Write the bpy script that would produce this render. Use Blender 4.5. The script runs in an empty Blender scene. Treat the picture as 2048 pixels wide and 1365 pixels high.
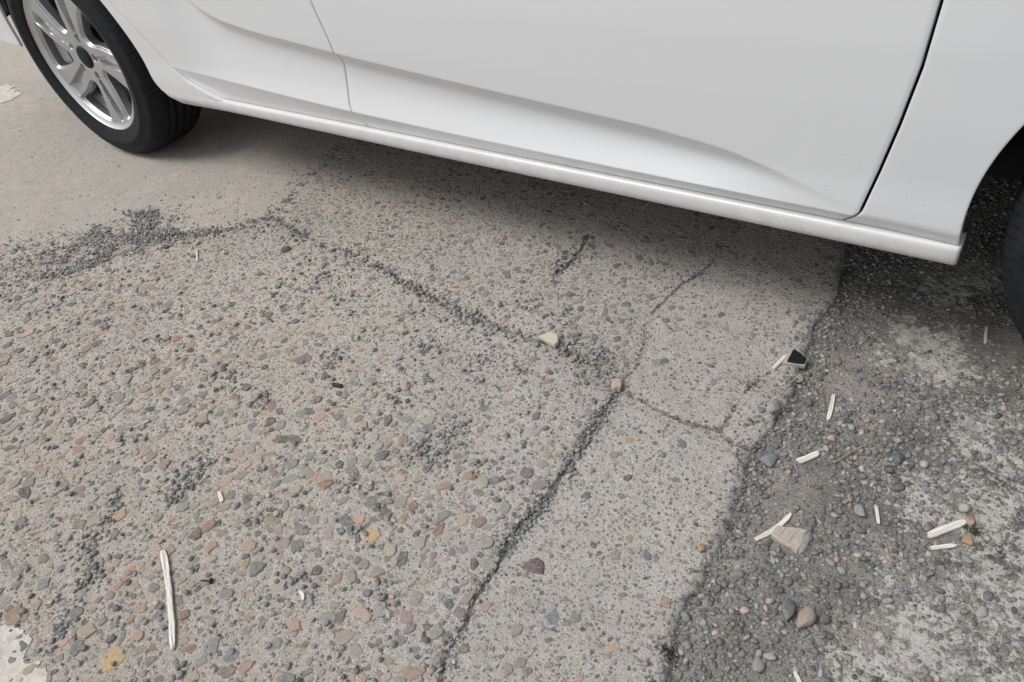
import bpy, bmesh, math, random
import numpy as np
from mathutils import Matrix, Vector

rng = np.random.default_rng(7)
random.seed(7)
scene = bpy.context.scene
COL = scene.collection

# ------------------------------------------------------------------ camera, sky, sun, exposure
CAM = np.array([2.3735, -1.0327, 0.9537]); YAW, PITCH, ROLL, FPX = -0.7225, 0.7159, -0.1879, 1484.37
_fw = np.array([math.sin(YAW)*math.cos(PITCH), math.cos(YAW)*math.cos(PITCH), -math.sin(PITCH)])
_r0 = np.array([math.cos(YAW), -math.sin(YAW), 0.0]); _u0 = np.cross(_r0, _fw)
_r = math.cos(ROLL)*_r0 + math.sin(ROLL)*_u0; _u = -math.sin(ROLL)*_r0 + math.cos(ROLL)*_u0
cd = bpy.data.cameras.new('camera'); cam = bpy.data.objects.new('camera', cd); COL.objects.link(cam)
cd.sensor_width = 36; cd.lens = FPX/2048*36; cd.clip_start = 0.02; cd.clip_end = 500
cam.matrix_world = Matrix(((_r[0], _u[0], -_fw[0], CAM[0]), (_r[1], _u[1], -_fw[1], CAM[1]),
                           (_r[2], _u[2], -_fw[2], CAM[2]), (0, 0, 0, 1)))
scene.camera = cam

SUN_DIR = Vector((-0.52, -0.56, 1.12)).normalized()       # towards the sun, behind bright cloud
world = bpy.data.worlds.new('World'); scene.world = world; world.use_nodes = True
wn = world.node_tree.nodes; wl = world.node_tree.links
bg = wn['Background']; sky = wn.new('ShaderNodeTexSky'); sky.sky_type = 'NISHITA'; sky.sun_disc = False
sky.sun_elevation = math.asin(SUN_DIR.z); sky.sun_rotation = math.atan2(SUN_DIR.x, SUN_DIR.y)
sky.dust_density = 2.0; sky.air_density = 1.0; sky.ozone_density = 1.0
hs = wn.new('ShaderNodeHueSaturation'); hs.inputs['Saturation'].default_value = 0.22
wl.new(sky.outputs[0], hs.inputs['Color']); wl.new(hs.outputs[0], bg.inputs['Color'])
bg.inputs['Strength'].default_value = 0.12
sd = bpy.data.lights.new('sun', 'SUN'); sd.energy = 1.5; sd.angle = math.radians(28); sd.color = (1.0, 0.985, 0.96)
sun = bpy.data.objects.new('sun', sd); COL.objects.link(sun); sun.location = (0, 0, 20)
sun.rotation_euler = (-SUN_DIR).to_track_quat('-Z', 'Y').to_euler()
scene.view_settings.view_transform = 'Standard'; scene.view_settings.look = 'None'
scene.view_settings.gamma = 1.0; scene.view_settings.use_curve_mapping = False
scene.view_settings.exposure = 0.50

# ------------------------------------------------------------------ helpers
def srgb(r, g, b):
    return tuple(((c/255)/12.92 if c/255 <= .04045 else ((c/255+.055)/1.055)**2.4) for c in (r, g, b))

def link(name, me, mat=None, parent=None, loc=None, **props):
    o = bpy.data.objects.new(name, me); COL.objects.link(o)
    if mat is not None and me is not None and not me.materials: me.materials.append(mat)
    if parent is not None: o.parent = parent
    if loc is not None: o.location = loc
    for k, v in props.items(): o[k] = v
    return o

def mesh_np(name, V, F, smooth=True):
    """V (n,3) array; F (m,3) or (m,4) int array."""
    V = np.ascontiguousarray(V, np.float32); F = np.ascontiguousarray(F, np.int32)
    me = bpy.data.meshes.new(name); m, k = F.shape
    me.vertices.add(len(V)); me.vertices.foreach_set('co', V.ravel())
    me.loops.add(m*k); me.loops.foreach_set('vertex_index', F.ravel())
    me.polygons.add(m); me.polygons.foreach_set('loop_start', np.arange(0, m*k, k, dtype=np.int32))
    me.polygons.foreach_set('use_smooth', np.full(m, smooth))
    me.update(calc_edges=True); return me

def set_color(me, col):
    a = me.color_attributes.new('stone_color', 'FLOAT_COLOR', 'POINT')
    c = np.ones((len(col), 4), np.float32); c[:, :3] = col
    a.data.foreach_set('color', c.ravel())

def mesh_py(name, V, F, smooth=False):
    me = bpy.data.meshes.new(name); me.from_pydata([tuple(map(float, v)) for v in V], [], F)
    me.update()
    if smooth: me.polygons.foreach_set('use_smooth', [True]*len(me.polygons))
    return me

def fix_normals(me):
    bm = bmesh.new(); bm.from_mesh(me); bmesh.ops.recalc_face_normals(bm, faces=bm.faces); bm.to_mesh(me); bm.free(); return me

def sstep(a, b, x):
    t = np.clip((np.asarray(x, float)-a)/(b-a), 0, 1); return t*t*(3-2*t)

def vnoise(x, y, freq, seed):
    x = np.asarray(x, float)*freq + seed*17.31; y = np.asarray(y, float)*freq + seed*5.77
    ix = np.floor(x); iy = np.floor(y); fx = x-ix; fy = y-iy
    fx = fx*fx*(3-2*fx); fy = fy*fy*(3-2*fy)
    def h(a, b):
        s = np.sin(a*127.1 + b*311.7 + seed*74.7)*43758.5453; return s-np.floor(s)
    return (h(ix, iy)*(1-fx)+h(ix+1, iy)*fx)*(1-fy) + (h(ix, iy+1)*(1-fx)+h(ix+1, iy+1)*fx)*fy

def fbm(x, y, freq, seed, octv=4):
    s = 0; a = 0.5
    for k in range(octv): s = s + a*(vnoise(x, y, freq*2**k, seed+k*3)-.5)*2; a *= .5
    return s

# ------------------------------------------------------------------ materials
class NT:
    def __init__(self, name):
        self.m = bpy.data.materials.new(name); self.m.use_nodes = True
        self.t = self.m.node_tree; self.n = self.t.nodes; self.b = self.n['Principled BSDF']
    def new(self, t, **kw):
        n = self.n.new(t)
        for k, v in kw.items(): setattr(n, k, v)
        return n
    def l(self, a, b): self.t.links.new(a, b)
    def val(self, sock, v):
        if hasattr(v, 'is_output') or hasattr(v, 'links'): self.l(v, sock)
        else: sock.default_value = v
    def pos(self): return self.new('ShaderNodeNewGeometry').outputs['Position']
    def obj(self): return self.new('ShaderNodeTexCoord').outputs['Object']
    def noise(self, vec, scale, detail=4, rough=.6, out=0):
        n = self.new('ShaderNodeTexNoise'); n.inputs['Scale'].default_value = scale
        n.inputs['Detail'].default_value = detail; n.inputs['Roughness'].default_value = rough
        self.l(vec, n.inputs['Vector']); return n.outputs[out]
    def voro(self, vec, scale, out='Distance', feature='F1', rnd=1.0):
        n = self.new('ShaderNodeTexVoronoi', feature=feature); n.inputs['Scale'].default_value = scale
        n.inputs['Randomness'].default_value = rnd
        self.l(vec, n.inputs['Vector']); return n.outputs[out]
    def ramp(self, fac, *stops):
        n = self.new('ShaderNodeValToRGB'); e = n.color_ramp.elements
        while len(e) < len(stops): e.new(0.5)
        for k, (p, c) in enumerate(stops):
            e[k].position = p; e[k].color = (c, c, c, 1) if isinstance(c, (int, float)) else (*c, 1)
        self.l(fac, n.inputs[0]); return n.outputs[0]
    def mix(self, fac, a, b, mode='MIX'):
        n = self.new('ShaderNodeMix', data_type='RGBA', blend_type=mode)
        self.val(n.inputs[0], fac)
        for s, v in ((n.inputs[6], a), (n.inputs[7], b)):
            if isinstance(v, tuple): s.default_value = (*v[:3], 1)
            else: self.l(v, s)
        return n.outputs[2]
    def math(self, op, a, b=0.0, clamp=False):
        n = self.new('ShaderNodeMath', operation=op, use_clamp=clamp)
        self.val(n.inputs[0], a); self.val(n.inputs[1], b); return n.outputs[0]
    def bump(self, h, dist, strength=1.0, prev=None):
        n = self.new('ShaderNodeBump'); n.inputs['Distance'].default_value = dist
        n.inputs['Strength'].default_value = strength; self.l(h, n.inputs['Height'])
        if prev is not None: self.l(prev, n.inputs['Normal'])
        return n.outputs[0]
    def done(self, color=None, rough=None, normal=None, **kw):
        if color is not None: self.val(self.b.inputs['Base Color'], (*color, 1) if isinstance(color, tuple) else color)
        if rough is not None: self.val(self.b.inputs['Roughness'], rough)
        if normal is not None: self.l(normal, self.b.inputs['Normal'])
        for k, v in kw.items(): self.b.inputs[k.replace('_', ' ')].default_value = v
        return self.m

def concrete_mat():
    """worn concrete: dusty and smooth beyond the first crack, coarse and warm to the rear, greyer and sandier forward"""
    t = NT('worn_concrete'); p = t.pos()
    sx = t.new('ShaderNodeSeparateXYZ'); t.l(p, sx.inputs[0]); px, py = sx.outputs[0], sx.outputs[1]
    nb = t.noise(p, 5.0, 6, .65); nn = t.math('MULTIPLY', t.math('SUBTRACT', nb, .5), .55)
    d = t.math('ADD', t.math('MULTIPLY', t.math('SUBTRACT', px, .78), -.525), t.math('MULTIPLY', t.math('ADD', py, .07), .85))
    dusty = t.ramp(t.math('ADD', d, nn), (.0, 0.), (.14, 1.))
    grey = t.ramp(t.math('ADD', t.math('MULTIPLY', t.math('SUBTRACT', px, 1.15), 1.0), t.math('ADD', nn, t.math('MULTIPLY', t.math('ADD', py, .5), .35))), (.15, 0.), (.75, 1.))
    big = t.ramp(t.noise(p, 2.6, 7, .7), (.3, 0.0), (.7, 1.0))
    col = t.mix(big, (.445, .392, .338), (.515, .458, .40))
    col = t.mix(grey, col, t.mix(big, (.43, .404, .372), (.50, .474, .438)))
    mid = t.noise(p, 30, 6, .72)
    col = t.mix(t.ramp(mid, (.33, .34), (.56, 0.0)), col, (.23, .21, .19))
    und = t.math('SUBTRACT', 1.0, t.math('MULTIPLY', dusty, .62))
    for sc, thr, k in ((520, .28, .8), (300, .25, 1.0), (170, .13, .9)):
        vc = t.voro(p, sc, 'Color'); vd = t.voro(p, sc, 'Distance')
        sep = t.new('ShaderNodeSeparateColor'); t.l(vc, sep.inputs[0])
        isdark = t.ramp(sep.outputs[0], (thr, 1.0), (thr+.02, 0.0)); shape = t.ramp(vd, (.32, 1.0), (.46, 0.0))
        m = t.math('MULTIPLY', t.math('MULTIPLY', t.math('MULTIPLY', isdark, shape), .85*k), und)
        col = t.mix(m, col, t.mix(sep.outputs[1], (.045, .047, .05), (.20, .18, .165)))
        islight = t.ramp(sep.outputs[2], (.84, 0.0), (.86, 1.0))
        col = t.mix(t.math('MULTIPLY', t.math('MULTIPLY', t.math('MULTIPLY', islight, shape), .45), und), col, (.66, .63, .585))
    du = t.math('MULTIPLY', t.ramp(t.noise(p, 8, 7, .72), (.40, 0.0), (.68, 1.0)), t.math('ADD', t.math('MULTIPLY', dusty, .4), .30))
    col = t.mix(du, col, t.mix(dusty, (.47, .425, .375), (.385, .362, .335)))
    stain = t.ramp(t.noise(p, 1.7, 7, .7), (.54, 0.), (.74, .3)); col = t.mix(stain, col, (.26, .24, .22))
    fine = t.noise(p, 900, 3, .7)
    col = t.mix(.5, col, t.ramp(fine, (.3, .30), (.7, .82)), 'OVERLAY')
    h1 = t.noise(p, 170, 6, .78); h2 = t.voro(p, 280, 'Distance')
    n = t.bump(h1, .0055, .9); n = t.bump(h2, .0018, .8, n); n = t.bump(fine, .0008, .7, n)
    return t.done(col, .93, n, Specular_IOR_Level=.18)

M = {}
M['concrete'] = concrete_mat()

def dirt_mat():
    t = NT('crack_dirt'); p = t.pos()
    col = t.mix(t.ramp(t.noise(p, 60, 5), (.35, 0.), (.65, 1.)), (.14, .128, .113), (.29, .265, .235))
    vc = t.voro(p, 330, 'Color'); vd = t.voro(p, 330, 'Distance')
    col = t.mix(t.ramp(vd, (.25, .6), (.5, 0.)), col, t.mix(.8, vc, (.16, .16, .16)))
    return t.done(col, .95, t.bump(vd, .003, 1.0), Specular_IOR_Level=.15)
M['dirt'] = dirt_mat()

PAINT_SPOTS = [(2.326, .098, .085), (2.29, .128, .06), (2.36, .06, .06), (2.428, -.045, .06), (2.45, -.09, .06), (2.479, -.189, .075),
               (2.50, -.244, .08), (2.49, -.31, .065), (2.392, -.225, .055), (2.425, -.40, .06), (2.45, -.46, .06),
               (2.392, -.514, .055), (2.321, .281, .06), (2.36, .33, .06), (2.52, -.36, .07), (2.58, -.2, .1), (2.53, -.45, .08)]

def gravel_mat():
    t = NT('gravel_bed'); p = t.pos()
    warm = t.ramp(t.noise(p, 9, 6, .7), (.36, 0.), (.62, 1.))
    col = t.mix(warm, (.25, .24, .225), (.42, .388, .345))
    blk = t.ramp(t.noise(p, 5.5, 5, .6), (.52, 0.), (.64, 1.))
    sx = t.new('ShaderNodeSeparateXYZ'); t.l(p, sx.inputs[0])
    # old bitumen shows more towards the road side of the patch
    road = t.math('ADD', t.math('MULTIPLY', t.math('SUBTRACT', sx.outputs[0], 2.28), 4.0, True), .25, True)
    col = t.mix(t.math('MULTIPLY', blk, road), col, (.075, .075, .078))
    for sc in (300, 480):
        vc = t.voro(p, sc, 'Color'); vd = t.voro(p, sc, 'Distance')
        sep = t.new('ShaderNodeSeparateColor'); t.l(vc, sep.inputs[0])
        gcol = t.mix(sep.outputs[1], (.06, .065, .07), (.30, .27, .24))
        m = t.math('MULTIPLY', t.ramp(sep.outputs[0], (.42, 1.), (.46, 0.)), t.ramp(vd, (.3, .85), (.5, 0.)))
        col = t.mix(m, col, gcol)
    # worn white road paint left in patches
    acc = None
    for (x, y, r) in PAINT_SPOTS:
        v = t.new('ShaderNodeVectorMath', operation='DISTANCE'); t.l(p, v.inputs[0]); v.inputs[1].default_value = (x, y, -.012)
        f = t.math('SUBTRACT', 1.0, t.math('DIVIDE', v.outputs['Value'], r*1.75), True)
        acc = f if acc is None else t.math('MAXIMUM', acc, f)
    n1 = t.noise(p, 62, 9, .82); n2 = t.noise(p, 14, 4, .6)
    s = t.math('ADD', t.math('ADD', acc, t.math('MULTIPLY', t.math('SUBTRACT', n1, .5), 6.5)), t.math('MULTIPLY', t.math('SUBTRACT', n2, .5), 1.2))
    pm = t.math('MULTIPLY', t.ramp(s, (.60, 0.), (.635, 1.)), t.ramp(acc, (.02, 0.), (.12, 1.)))
    col = t.mix(t.math('MULTIPLY', pm, .9), col, t.mix(t.noise(p, 130, 3), (.56, .535, .485), (.74, .715, .665)))
    h = t.noise(p, 190, 6, .78); vd2 = t.voro(p, 300, 'Distance')
    n = t.bump(h, .006, 1.0); n = t.bump(vd2, .002, .9, n); n = t.bump(pm, .0012, .8, n)
    return t.done(col, .9, n, Specular_IOR_Level=.2)
M['gravel'] = gravel_mat()

def stone_mat(name, dust, rough, spec):
    t = NT(name); p = t.pos()
    a = t.new('ShaderNodeAttribute', attribute_name='stone_color').outputs['Color']
    v = t.noise(p, 420, 4, .7)
    col = t.mix(.32, a, t.ramp(v, (.3, .22), (.7, .78)), 'OVERLAY')
    sp = t.voro(p, 900, 'Color'); sep = t.new('ShaderNodeSeparateColor'); t.l(sp, sep.inputs[0])
    col = t.mix(t.ramp(sep.outputs[0], (.86, 0.), (.9, .4)), col, (.42, .41, .39))
    col = t.mix(t.ramp(sep.outputs[1], (.86, 0.), (.9, .4)), col, (.05, .05, .055))
    du = t.math('MULTIPLY', t.ramp(t.noise(p, 130, 5, .7), (.42, 0.), (.66, 1.)), dust)
    col = t.mix(du, col, (.36, .325, .28))
    n = t.bump(t.noise(p, 520, 4, .7), .0016, .8)
    return t.done(col, rough, n, Specular_IOR_Level=spec)
M['pebble'] = stone_mat('pebble_stone', .42, .72, .3)
M['stone'] = stone_mat('gravel_stone', .22, .6, .4)

def simple(name, c, rough=.6, var=.25, scale=200, bump=.001, **kw):
    t = NT(name); p = t.obj(); v = t.noise(p, scale, 5, .7)
    col = t.mix(var, c, t.ramp(v, (.3, .15), (.7, .85)), 'OVERLAY')
    return t.done(col, rough, t.bump(v, bump, .7), **kw)

# ------------------------------------------------------------------ the ground: cracked slabs and a gravel patch
C1 = [(-60, -27), (-3, -1.9), (-.5, -.78), (.098, -.493), (.168, -.44), (.21, -.402), (.344, -.326), (.532, -.291), (.646, -.212), (.737, -.15), (.781, -.073), (.751, .027), (.718, .136), (.685, .24), (.62, .5), (.5, 1.2), (.3, 60)]
C2 = [(.781, -.073), (.943, -.107), (1.05, -.124), (1.152, -.125), (1.246, -.131), (1.305, -.146), (1.421, -.172), (1.524, -.183), (1.603, -.186), (1.722, -.187), (1.816, -.196), (1.892, -.231)]
C3 = [(1.892, -.231), (1.901, -.319), (1.9, -.394), (1.907, -.437), (1.904, -.536), (1.897, -.58), (1.906, -.638), (1.911, -.69), (1.919, -.741), (1.926, -.773), (1.94, -.807), (1.95, -.95), (1.98, -60)]
C4 = [(1.892, -.231), (1.9, -.17), (1.881, -.112), (1.859, -.059), (1.86, .016), (1.873, .093), (1.895, .167), (1.895, .245), (1.9, .6), (1.9, 60)]
C5 = [(1.892, -.231), (1.924, -.236), (1.972, -.245), (2.031, -.253), (2.084, -.244), (2.118, -.257), (2.142, -.256)]
C6 = [(2.1, 60), (2.1, .6), (2.115, .336), (2.135, .243), (2.15, .155), (2.137, .077), (2.149, -.028), (2.158, -.106), (2.157, -.195), (2.142, -.256), (2.161, -.345), (2.169, -.421), (2.169, -.499), (2.164, -.57), (2.174, -.62), (2.186, -.661), (2.2, -.9), (2.25, -60)]
C7 = [(2.149, -.028), (2.118, -.051), (2.089, -.14), (2.088, -.18), (2.084, -.244)]
CI = [(1.607, .168), (1.625, .072), (1.613, .007)]
C8 = [(.98, -.62), (1.07, -.585), (1.16, -.60), (1.25, -.66)]
LINES = [(C1[:11], .0036, .004), (C2, .0044, .0045), (C3, .0046, .0045), (C4, .0017, .004), (C5, .0028, .006), (C7, .002, .005), (CI, .005, .005), (C1[10:], .0016, .003)]
POLY = {
    1: C1[::1] + [(-60, 60)],
    7: C6 + [(60, -60), (60, 60)],
    3: C2 + C4[1:] + [(.3, 60)] + C1[::-1][1:7],
    6: C7 + C5[5:] + C6[::-1][8:11],
    4: C4 + C6[:7] + C7[1:] + C5[1:4][::-1],
    5: C5 + C6[10:] + [(1.98, -60)] + C3[::-1][1:-1],
}
def inpoly(x, y, poly):
    res = np.zeros(x.shape, bool); n = len(poly)
    for i in range(n):
        x1, y1 = poly[i]; x2, y2 = poly[(i+1) % n]
        if y1 == y2: continue
        c = ((y1 > y) != (y2 > y)) & (x < (x2-x1)*(y-y1)/(y2-y1)+x1); res ^= c
    return res
def polydist(x, y, pl):
    d = np.full(x.shape, 1e9)
    for (x1, y1), (x2, y2) in zip(pl[:-1], pl[1:]):
        dx, dy = x2-x1, y2-y1; t = np.clip(((x-x1)*dx+(y-y1)*dy)/(dx*dx+dy*dy), 0, 1)
        d = np.minimum(d, np.hypot(x-x1-t*dx, y-y1-t*dy))
    return d
LEVEL = {1: .0015, 2: 0.0, 3: .001, 4: .0, 5: -.0015, 6: .001, 7: -.013}
def ground(x, y, wob=True):
    """height, slab label (0 = crack) at world points"""
    x = np.asarray(x, float); y = np.asarray(y, float)
    wx = x + .007*fbm(x, y, 32, 3, 3) + .0025*fbm(x, y, 150, 5, 2); wy = y + .007*fbm(x, y, 32, 11, 3) + .0025*fbm(x, y, 150, 15, 2)
    lab = np.full(x.shape, 2, int)
    for k in (1, 3, 4, 5, 6, 7): lab[inpoly(wx, wy, POLY[k])] = k
    z = np.zeros(x.shape)
    for k, v in LEVEL.items(): z[lab == k] = v
    near = (np.abs(x-1.2) < 3.5) & (np.abs(y) < 3)
    z += .0022*fbm(x, y, 3.5, 21, 3)*near + .0009*fbm(x, y, 45, 23, 3)*near
    g = lab == 7
    z += g*near*(.0035*fbm(x, y, 14, 31, 4) + .0022*fbm(x, y, 90, 33, 2))
    # broken, rounded slab edge against the gravel patch
    d6 = polydist(wx, wy, C6); z -= (lab != 7)*.005*(1-sstep(0, .012, d6))
    for pl, hw, dep in LINES:
        d = polydist(wx, wy, pl)
        w = hw*np.clip(2.6*vnoise(x, y, 11, 41)+.7*vnoise(x, y, 60, 43)-.75, .05, 2.2)
        z -= np.where(g, 0, dep*(1-sstep(.25, 1.0, d/w)) + .0018*(1-sstep(0, .035, d)))
        lab[(d < w*.7) & ~g] = 0
    return z, lab

def axis(segs, lo, hi):
    (a, b, h) = segs
    c = list(np.arange(a, b, h)); s = h
    x = c[-1]
    while x < hi: s = min(s*1.12, 6); x += s; c.append(x)
    x = a; s = h; left = []
    while x > lo: s = min(s*(1.035 if x > -.4 else 1.12), 6); x -= s; left.append(x)
    return np.array(left[::-1] + c)
XS = axis((1.05, 2.62, .0029), -60, 60); YS = axis((-1.10, .36, .0029), -60, 60)
GX, GY = np.meshgrid(XS, YS, indexing='ij')
GZ, GL = ground(GX, GY)
nx, ny = GX.shape
idx = np.arange(nx*ny).reshape(nx, ny)
quads = np.stack([idx[:-1, :-1], idx[1:, :-1], idx[1:, 1:], idx[:-1, 1:]], -1).reshape(-1, 4)
V = np.stack([GX, GY, GZ], -1).reshape(-1, 3)
ql = np.where((GL[:-1, :-1] == 0) | (GL[1:, 1:] == 0), 0, GL[:-1, :-1]).reshape(-1)
def submesh(name, mask):
    f = quads[mask]; u, inv = np.unique(f, return_inverse=True)
    return mesh_np(name, V[u], inv.reshape(-1, 4))
pavement = link('concrete_pavement', None, kind='structure')
SLAB = {}
for k in (1, 2, 3, 4, 5, 6):
    SLAB[k] = link('concrete_slab', submesh('concrete_slab', ql == k), M['concrete'], pavement)
link('crack_floor', submesh('crack_floor', ql == 0), M['dirt'], pavement)
gravel_ground = link('gravel_ground', submesh('gravel_ground', ql == 7), M['gravel'], kind='structure')

# ------------------------------------------------------------------ stones
def visible(x, y, mx=1.25, my=1.25):
    d = np.stack([x-CAM[0], y-CAM[1], np.full(np.shape(x), -CAM[2])], -1); z = d@_fw
    u = FPX*(d@_r)/z/1024; v = FPX*(d@_u)/z/682
    return (z > .1) & (np.abs(u) < mx) & (np.abs(v) < my)
PAL = np.array([srgb(*c) for c in [(112, 115, 118), (92, 96, 102), (76, 78, 82), (122, 118, 112), (118, 96, 94), (98, 78, 78), (140, 108, 96), (160, 122, 98),
                (168, 140, 108), (150, 138, 122), (136, 134, 128), (112, 116, 106), (170, 132, 112), (84, 84, 84), (104, 108, 114), (146, 110, 88)]])
P_WARM = np.array([6, 5, 4, 6, 7, 6, 6, 8, 7, 7, 6, 4, 7, 4, 6, 4], float); P_WARM /= P_WARM.sum()
P_COOL = np.array([9, 9, 7, 7, 4, 4, 2, 2, 2, 3, 7, 5, 1.5, 7, 9, 1], float); P_COOL /= P_COOL.sum()
P_DARK = np.array([7, 9, 9, 5, 3, 4, 1.5, 1, 1, 2, 3, 4, .5, 9, 8, 1], float); P_DARK /= P_DARK.sum()
P_GRIT = np.array([9, 8, 5, 8, 3, 3, .6, .5, .8, 3, 6, 5, .3, 6, 9, .3], float); P_GRIT /= P_GRIT.sum()

OX0, OY0, OR = -1.2, -1.7, .002
occ = np.zeros((2200, 1300), bool)
def try_place(x, y, r):
    i = int((x-OX0)/OR); j = int((y-OY0)/OR); k = max(1, int(r/OR+.5))
    if i-k < 0 or j-k < 0 or i+k >= occ.shape[0] or j+k >= occ.shape[1]: return False
    s = occ[i-k:i+k+1, j-k:j+k+1]
    if s[k, k] or s[0, k] or s[-1, k] or s[k, 0] or s[k, -1] or s.any() and s.mean() > .2: return False
    s[:] = True; return True

def ring_stones(pos, rad, elong, rot, hgt, col, nv=9, rings=((1.04, -.0025, 0), (.95, .0, .55), (.62, 0, 1.0)), seed=0):
    """worn stones set flush in the mortar: irregular polygon outline, nearly flat top; all as one vertex/triangle array"""
    r = np.random.default_rng(seed); N = len(pos)
    ang = (np.arange(nv)[None]+r.uniform(-.33, .33, (N, nv)))*2*np.pi/nv
    rr = 1+r.normal(0, .2, (N, nv)); rr = np.clip(rr, .58, 1.4)
    ax = np.sqrt(elong)[:, None]*rad[:, None]; ay = rad[:, None]/np.sqrt(elong)[:, None]
    ox = rr*np.cos(ang)*ax; oy = rr*np.sin(ang)*ay
    c, s = np.cos(rot)[:, None], np.sin(rot)[:, None]; ox, oy = ox*c-oy*s, ox*s+oy*c
    tx, ty = r.normal(0, .05, (2, N, 1))
    out = []
    for sc, z0, hz in rings:
        jx = 1+r.normal(0, .03, (N, nv))
        X = ox*sc*jx; Y = oy*sc*jx
        out.append(np.stack([pos[:, 0:1]+X, pos[:, 1:2]+Y, pos[:, 2:3]+z0+hgt[:, None]*hz+(X*tx+Y*ty)*(hz > 0)], -1))
    ctr = pos.copy(); ctr[:, 2] += hgt*1.03
    Vv = np.concatenate(out+[ctr[:, None]], 1); per = Vv.shape[1]
    f = []; k = np.arange(nv); k2 = (k+1) % nv
    for q in range(len(rings)-1):
        a, b = q*nv, (q+1)*nv
        f += [np.stack([a+k, a+k2, b+k2], -1), np.stack([a+k, b+k2, b+k], -1)]
    a = (len(rings)-1)*nv; f.append(np.stack([a+k, a+k2, np.full(nv, per-1)], -1))
    f = np.concatenate(f); F = (f[None]+(np.arange(N)*per)[:, None, None]).reshape(-1, 3)
    return Vv, F, np.repeat(col, per, 0), per, f

_ico = {}
def ico(sub):
    if sub not in _ico:
        bm = bmesh.new(); bmesh.ops.create_icosphere(bm, subdivisions=sub, radius=1)
        _ico[sub] = (np.array([v.co[:] for v in bm.verts]), np.array([[v.index for v in f.verts] for f in bm.faces])); bm.free()
    return _ico[sub]
def lump_stones(pos, rad, rot, col, sub, seed):
    """loose rounded to angular gravel stones"""
    r = np.random.default_rng(seed); N = len(pos); B, f = ico(sub)
    P = np.repeat(B[None], N, 0)
    P = P*(1+r.normal(0, .07, (N, len(B), 1)))
    for q in range(8):          # knock flats on
        n = r.normal(size=(N, 3)); n /= np.linalg.norm(n, axis=1, keepdims=True); c = r.uniform(.48, .88, (N, 1))
        d = np.einsum('nij,nj->ni', P, n); P = P - np.maximum(d-c, 0)[..., None]*n[:, None]*.9
    sc = np.stack([r.uniform(1.0, 1.5, N), r.uniform(.8, 1.05, N), r.uniform(.5, .85, N)], -1)
    P = P*sc[:, None]*rad[:, None, None]
    tilt = r.normal(0, .22, N); ct, st = np.cos(tilt)[:, None], np.sin(tilt)[:, None]
    x, y, z = P[..., 0], P[..., 1], P[..., 2]; x, z = x*ct-z*st, x*st+z*ct
    c, s = np.cos(rot)[:, None], np.sin(rot)[:, None]; x, y = x*c-y*s, x*s+y*c
    Vv = np.stack([x, y, z], -1)
    zmin = Vv[..., 2].min(1)
    Vv = Vv + pos[:, None]; Vv[..., 2] += (-zmin-.22*rad*sc[:, 2])[:, None]
    F = (f[None]+(np.arange(N)*len(B))[:, None, None]).reshape(-1, 3)
    return Vv, F, np.repeat(col, len(B), 0), len(B), f

def pick(p, n): 
    c = PAL[rng.choice(len(PAL), n, p=p)]
    g_ = c.mean(1, keepdims=True); c = g_+(c-g_)*rng.uniform(.34, .95, (n, 1))
    return np.clip(c*rng.uniform(.58, 1.22, (n, 1))*rng.normal(1, .03, (n, 3)), .01, .7)

# exact larger embedded stones seen in the slabs: x, y, radius, elongation, rotation, colour
SPECIAL_EMB = [(2.162, -.403, .008, 1.2, 0, (48, 58, 58), 5), (1.704, -.682, .0135, 1.2, .4, (178, 150, 112), 2),
               (1.504, -1.025, .017, 1.1, .3, (180, 152, 108), 2), (1.307, -1.069, .019, 1.5, .2, (140, 116, 98), 2), (1.101, -.373, .012, 1.2, 0, (96, 90, 86), 2),
               (1.29, -.44, .016, 1.2, .7, (120, 98, 100), 2), (2.02, -.655, .010, 1.1, 0, (104, 112, 120), 5)]

emb = []
HEART = [(1.939, -.6141), (1.9415, -.6033), (1.9448, -.5949), (1.9518, -.5881), (1.9631, -.5894), (1.9679, -.5942), (1.9711, -.6007), (1.9744, -.6071), (1.9628, -.6118), (1.9515, -.6145)]   # big smooth purple pebble
for (x, y, r, e, a, c, lb) in SPECIAL_EMB:
    try_place(x, y, r); emb.append((x, y, r, e, a, *srgb(*c), lb))
try_place(1.957, -.601, .0165)
def scatter_embedded(n, rlo, rhi, power, accept):
    X = rng.uniform(-.9, 2.35, n); Y = rng.uniform(-1.35, .85, n)
    ok = visible(X, Y); X, Y = X[ok], Y[ok]
    R = np.sort(rlo*(rhi/rlo)**(rng.uniform(0, 1, len(X))**power))[::-1]
    z, lab = ground(X, Y)
    d = np.minimum.reduce([polydist(X, Y, l[0]) for l in LINES[:3]]); d6 = polydist(X, Y, C6)
    acc, f = accept(X, Y, lab, R)
    keep = (rng.uniform(0, 1, len(X)) < acc) & (lab > 0) & (lab < 7) & (d > R*.7) & (d6 > R+.004)
    R = R*f
    mt = np.array([.425, .375, .325]); warm = pick(P_WARM, len(X)); cool = pick(P_COOL, len(X))
    k_ = rng.uniform(0, .62, (len(X), 1))**1.5; warm = warm*(1-k_)+mt*k_; k_ = k_*.8; cool = cool*(1-k_)+mt*k_
    for i in np.nonzero(keep)[0]:
        if try_place(X[i], Y[i], R[i]*.85):
            L = lab[i]; c = warm[i] if (L == 2 and Y[i] < -.35 or rng.random() < .35) else cool[i]
            if R[i] < .003: c = c*.72
            emb.append((X[i], Y[i], R[i], 1+abs(rng.normal(0, .38)), rng.uniform(0, np.pi), *c, L))
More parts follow.
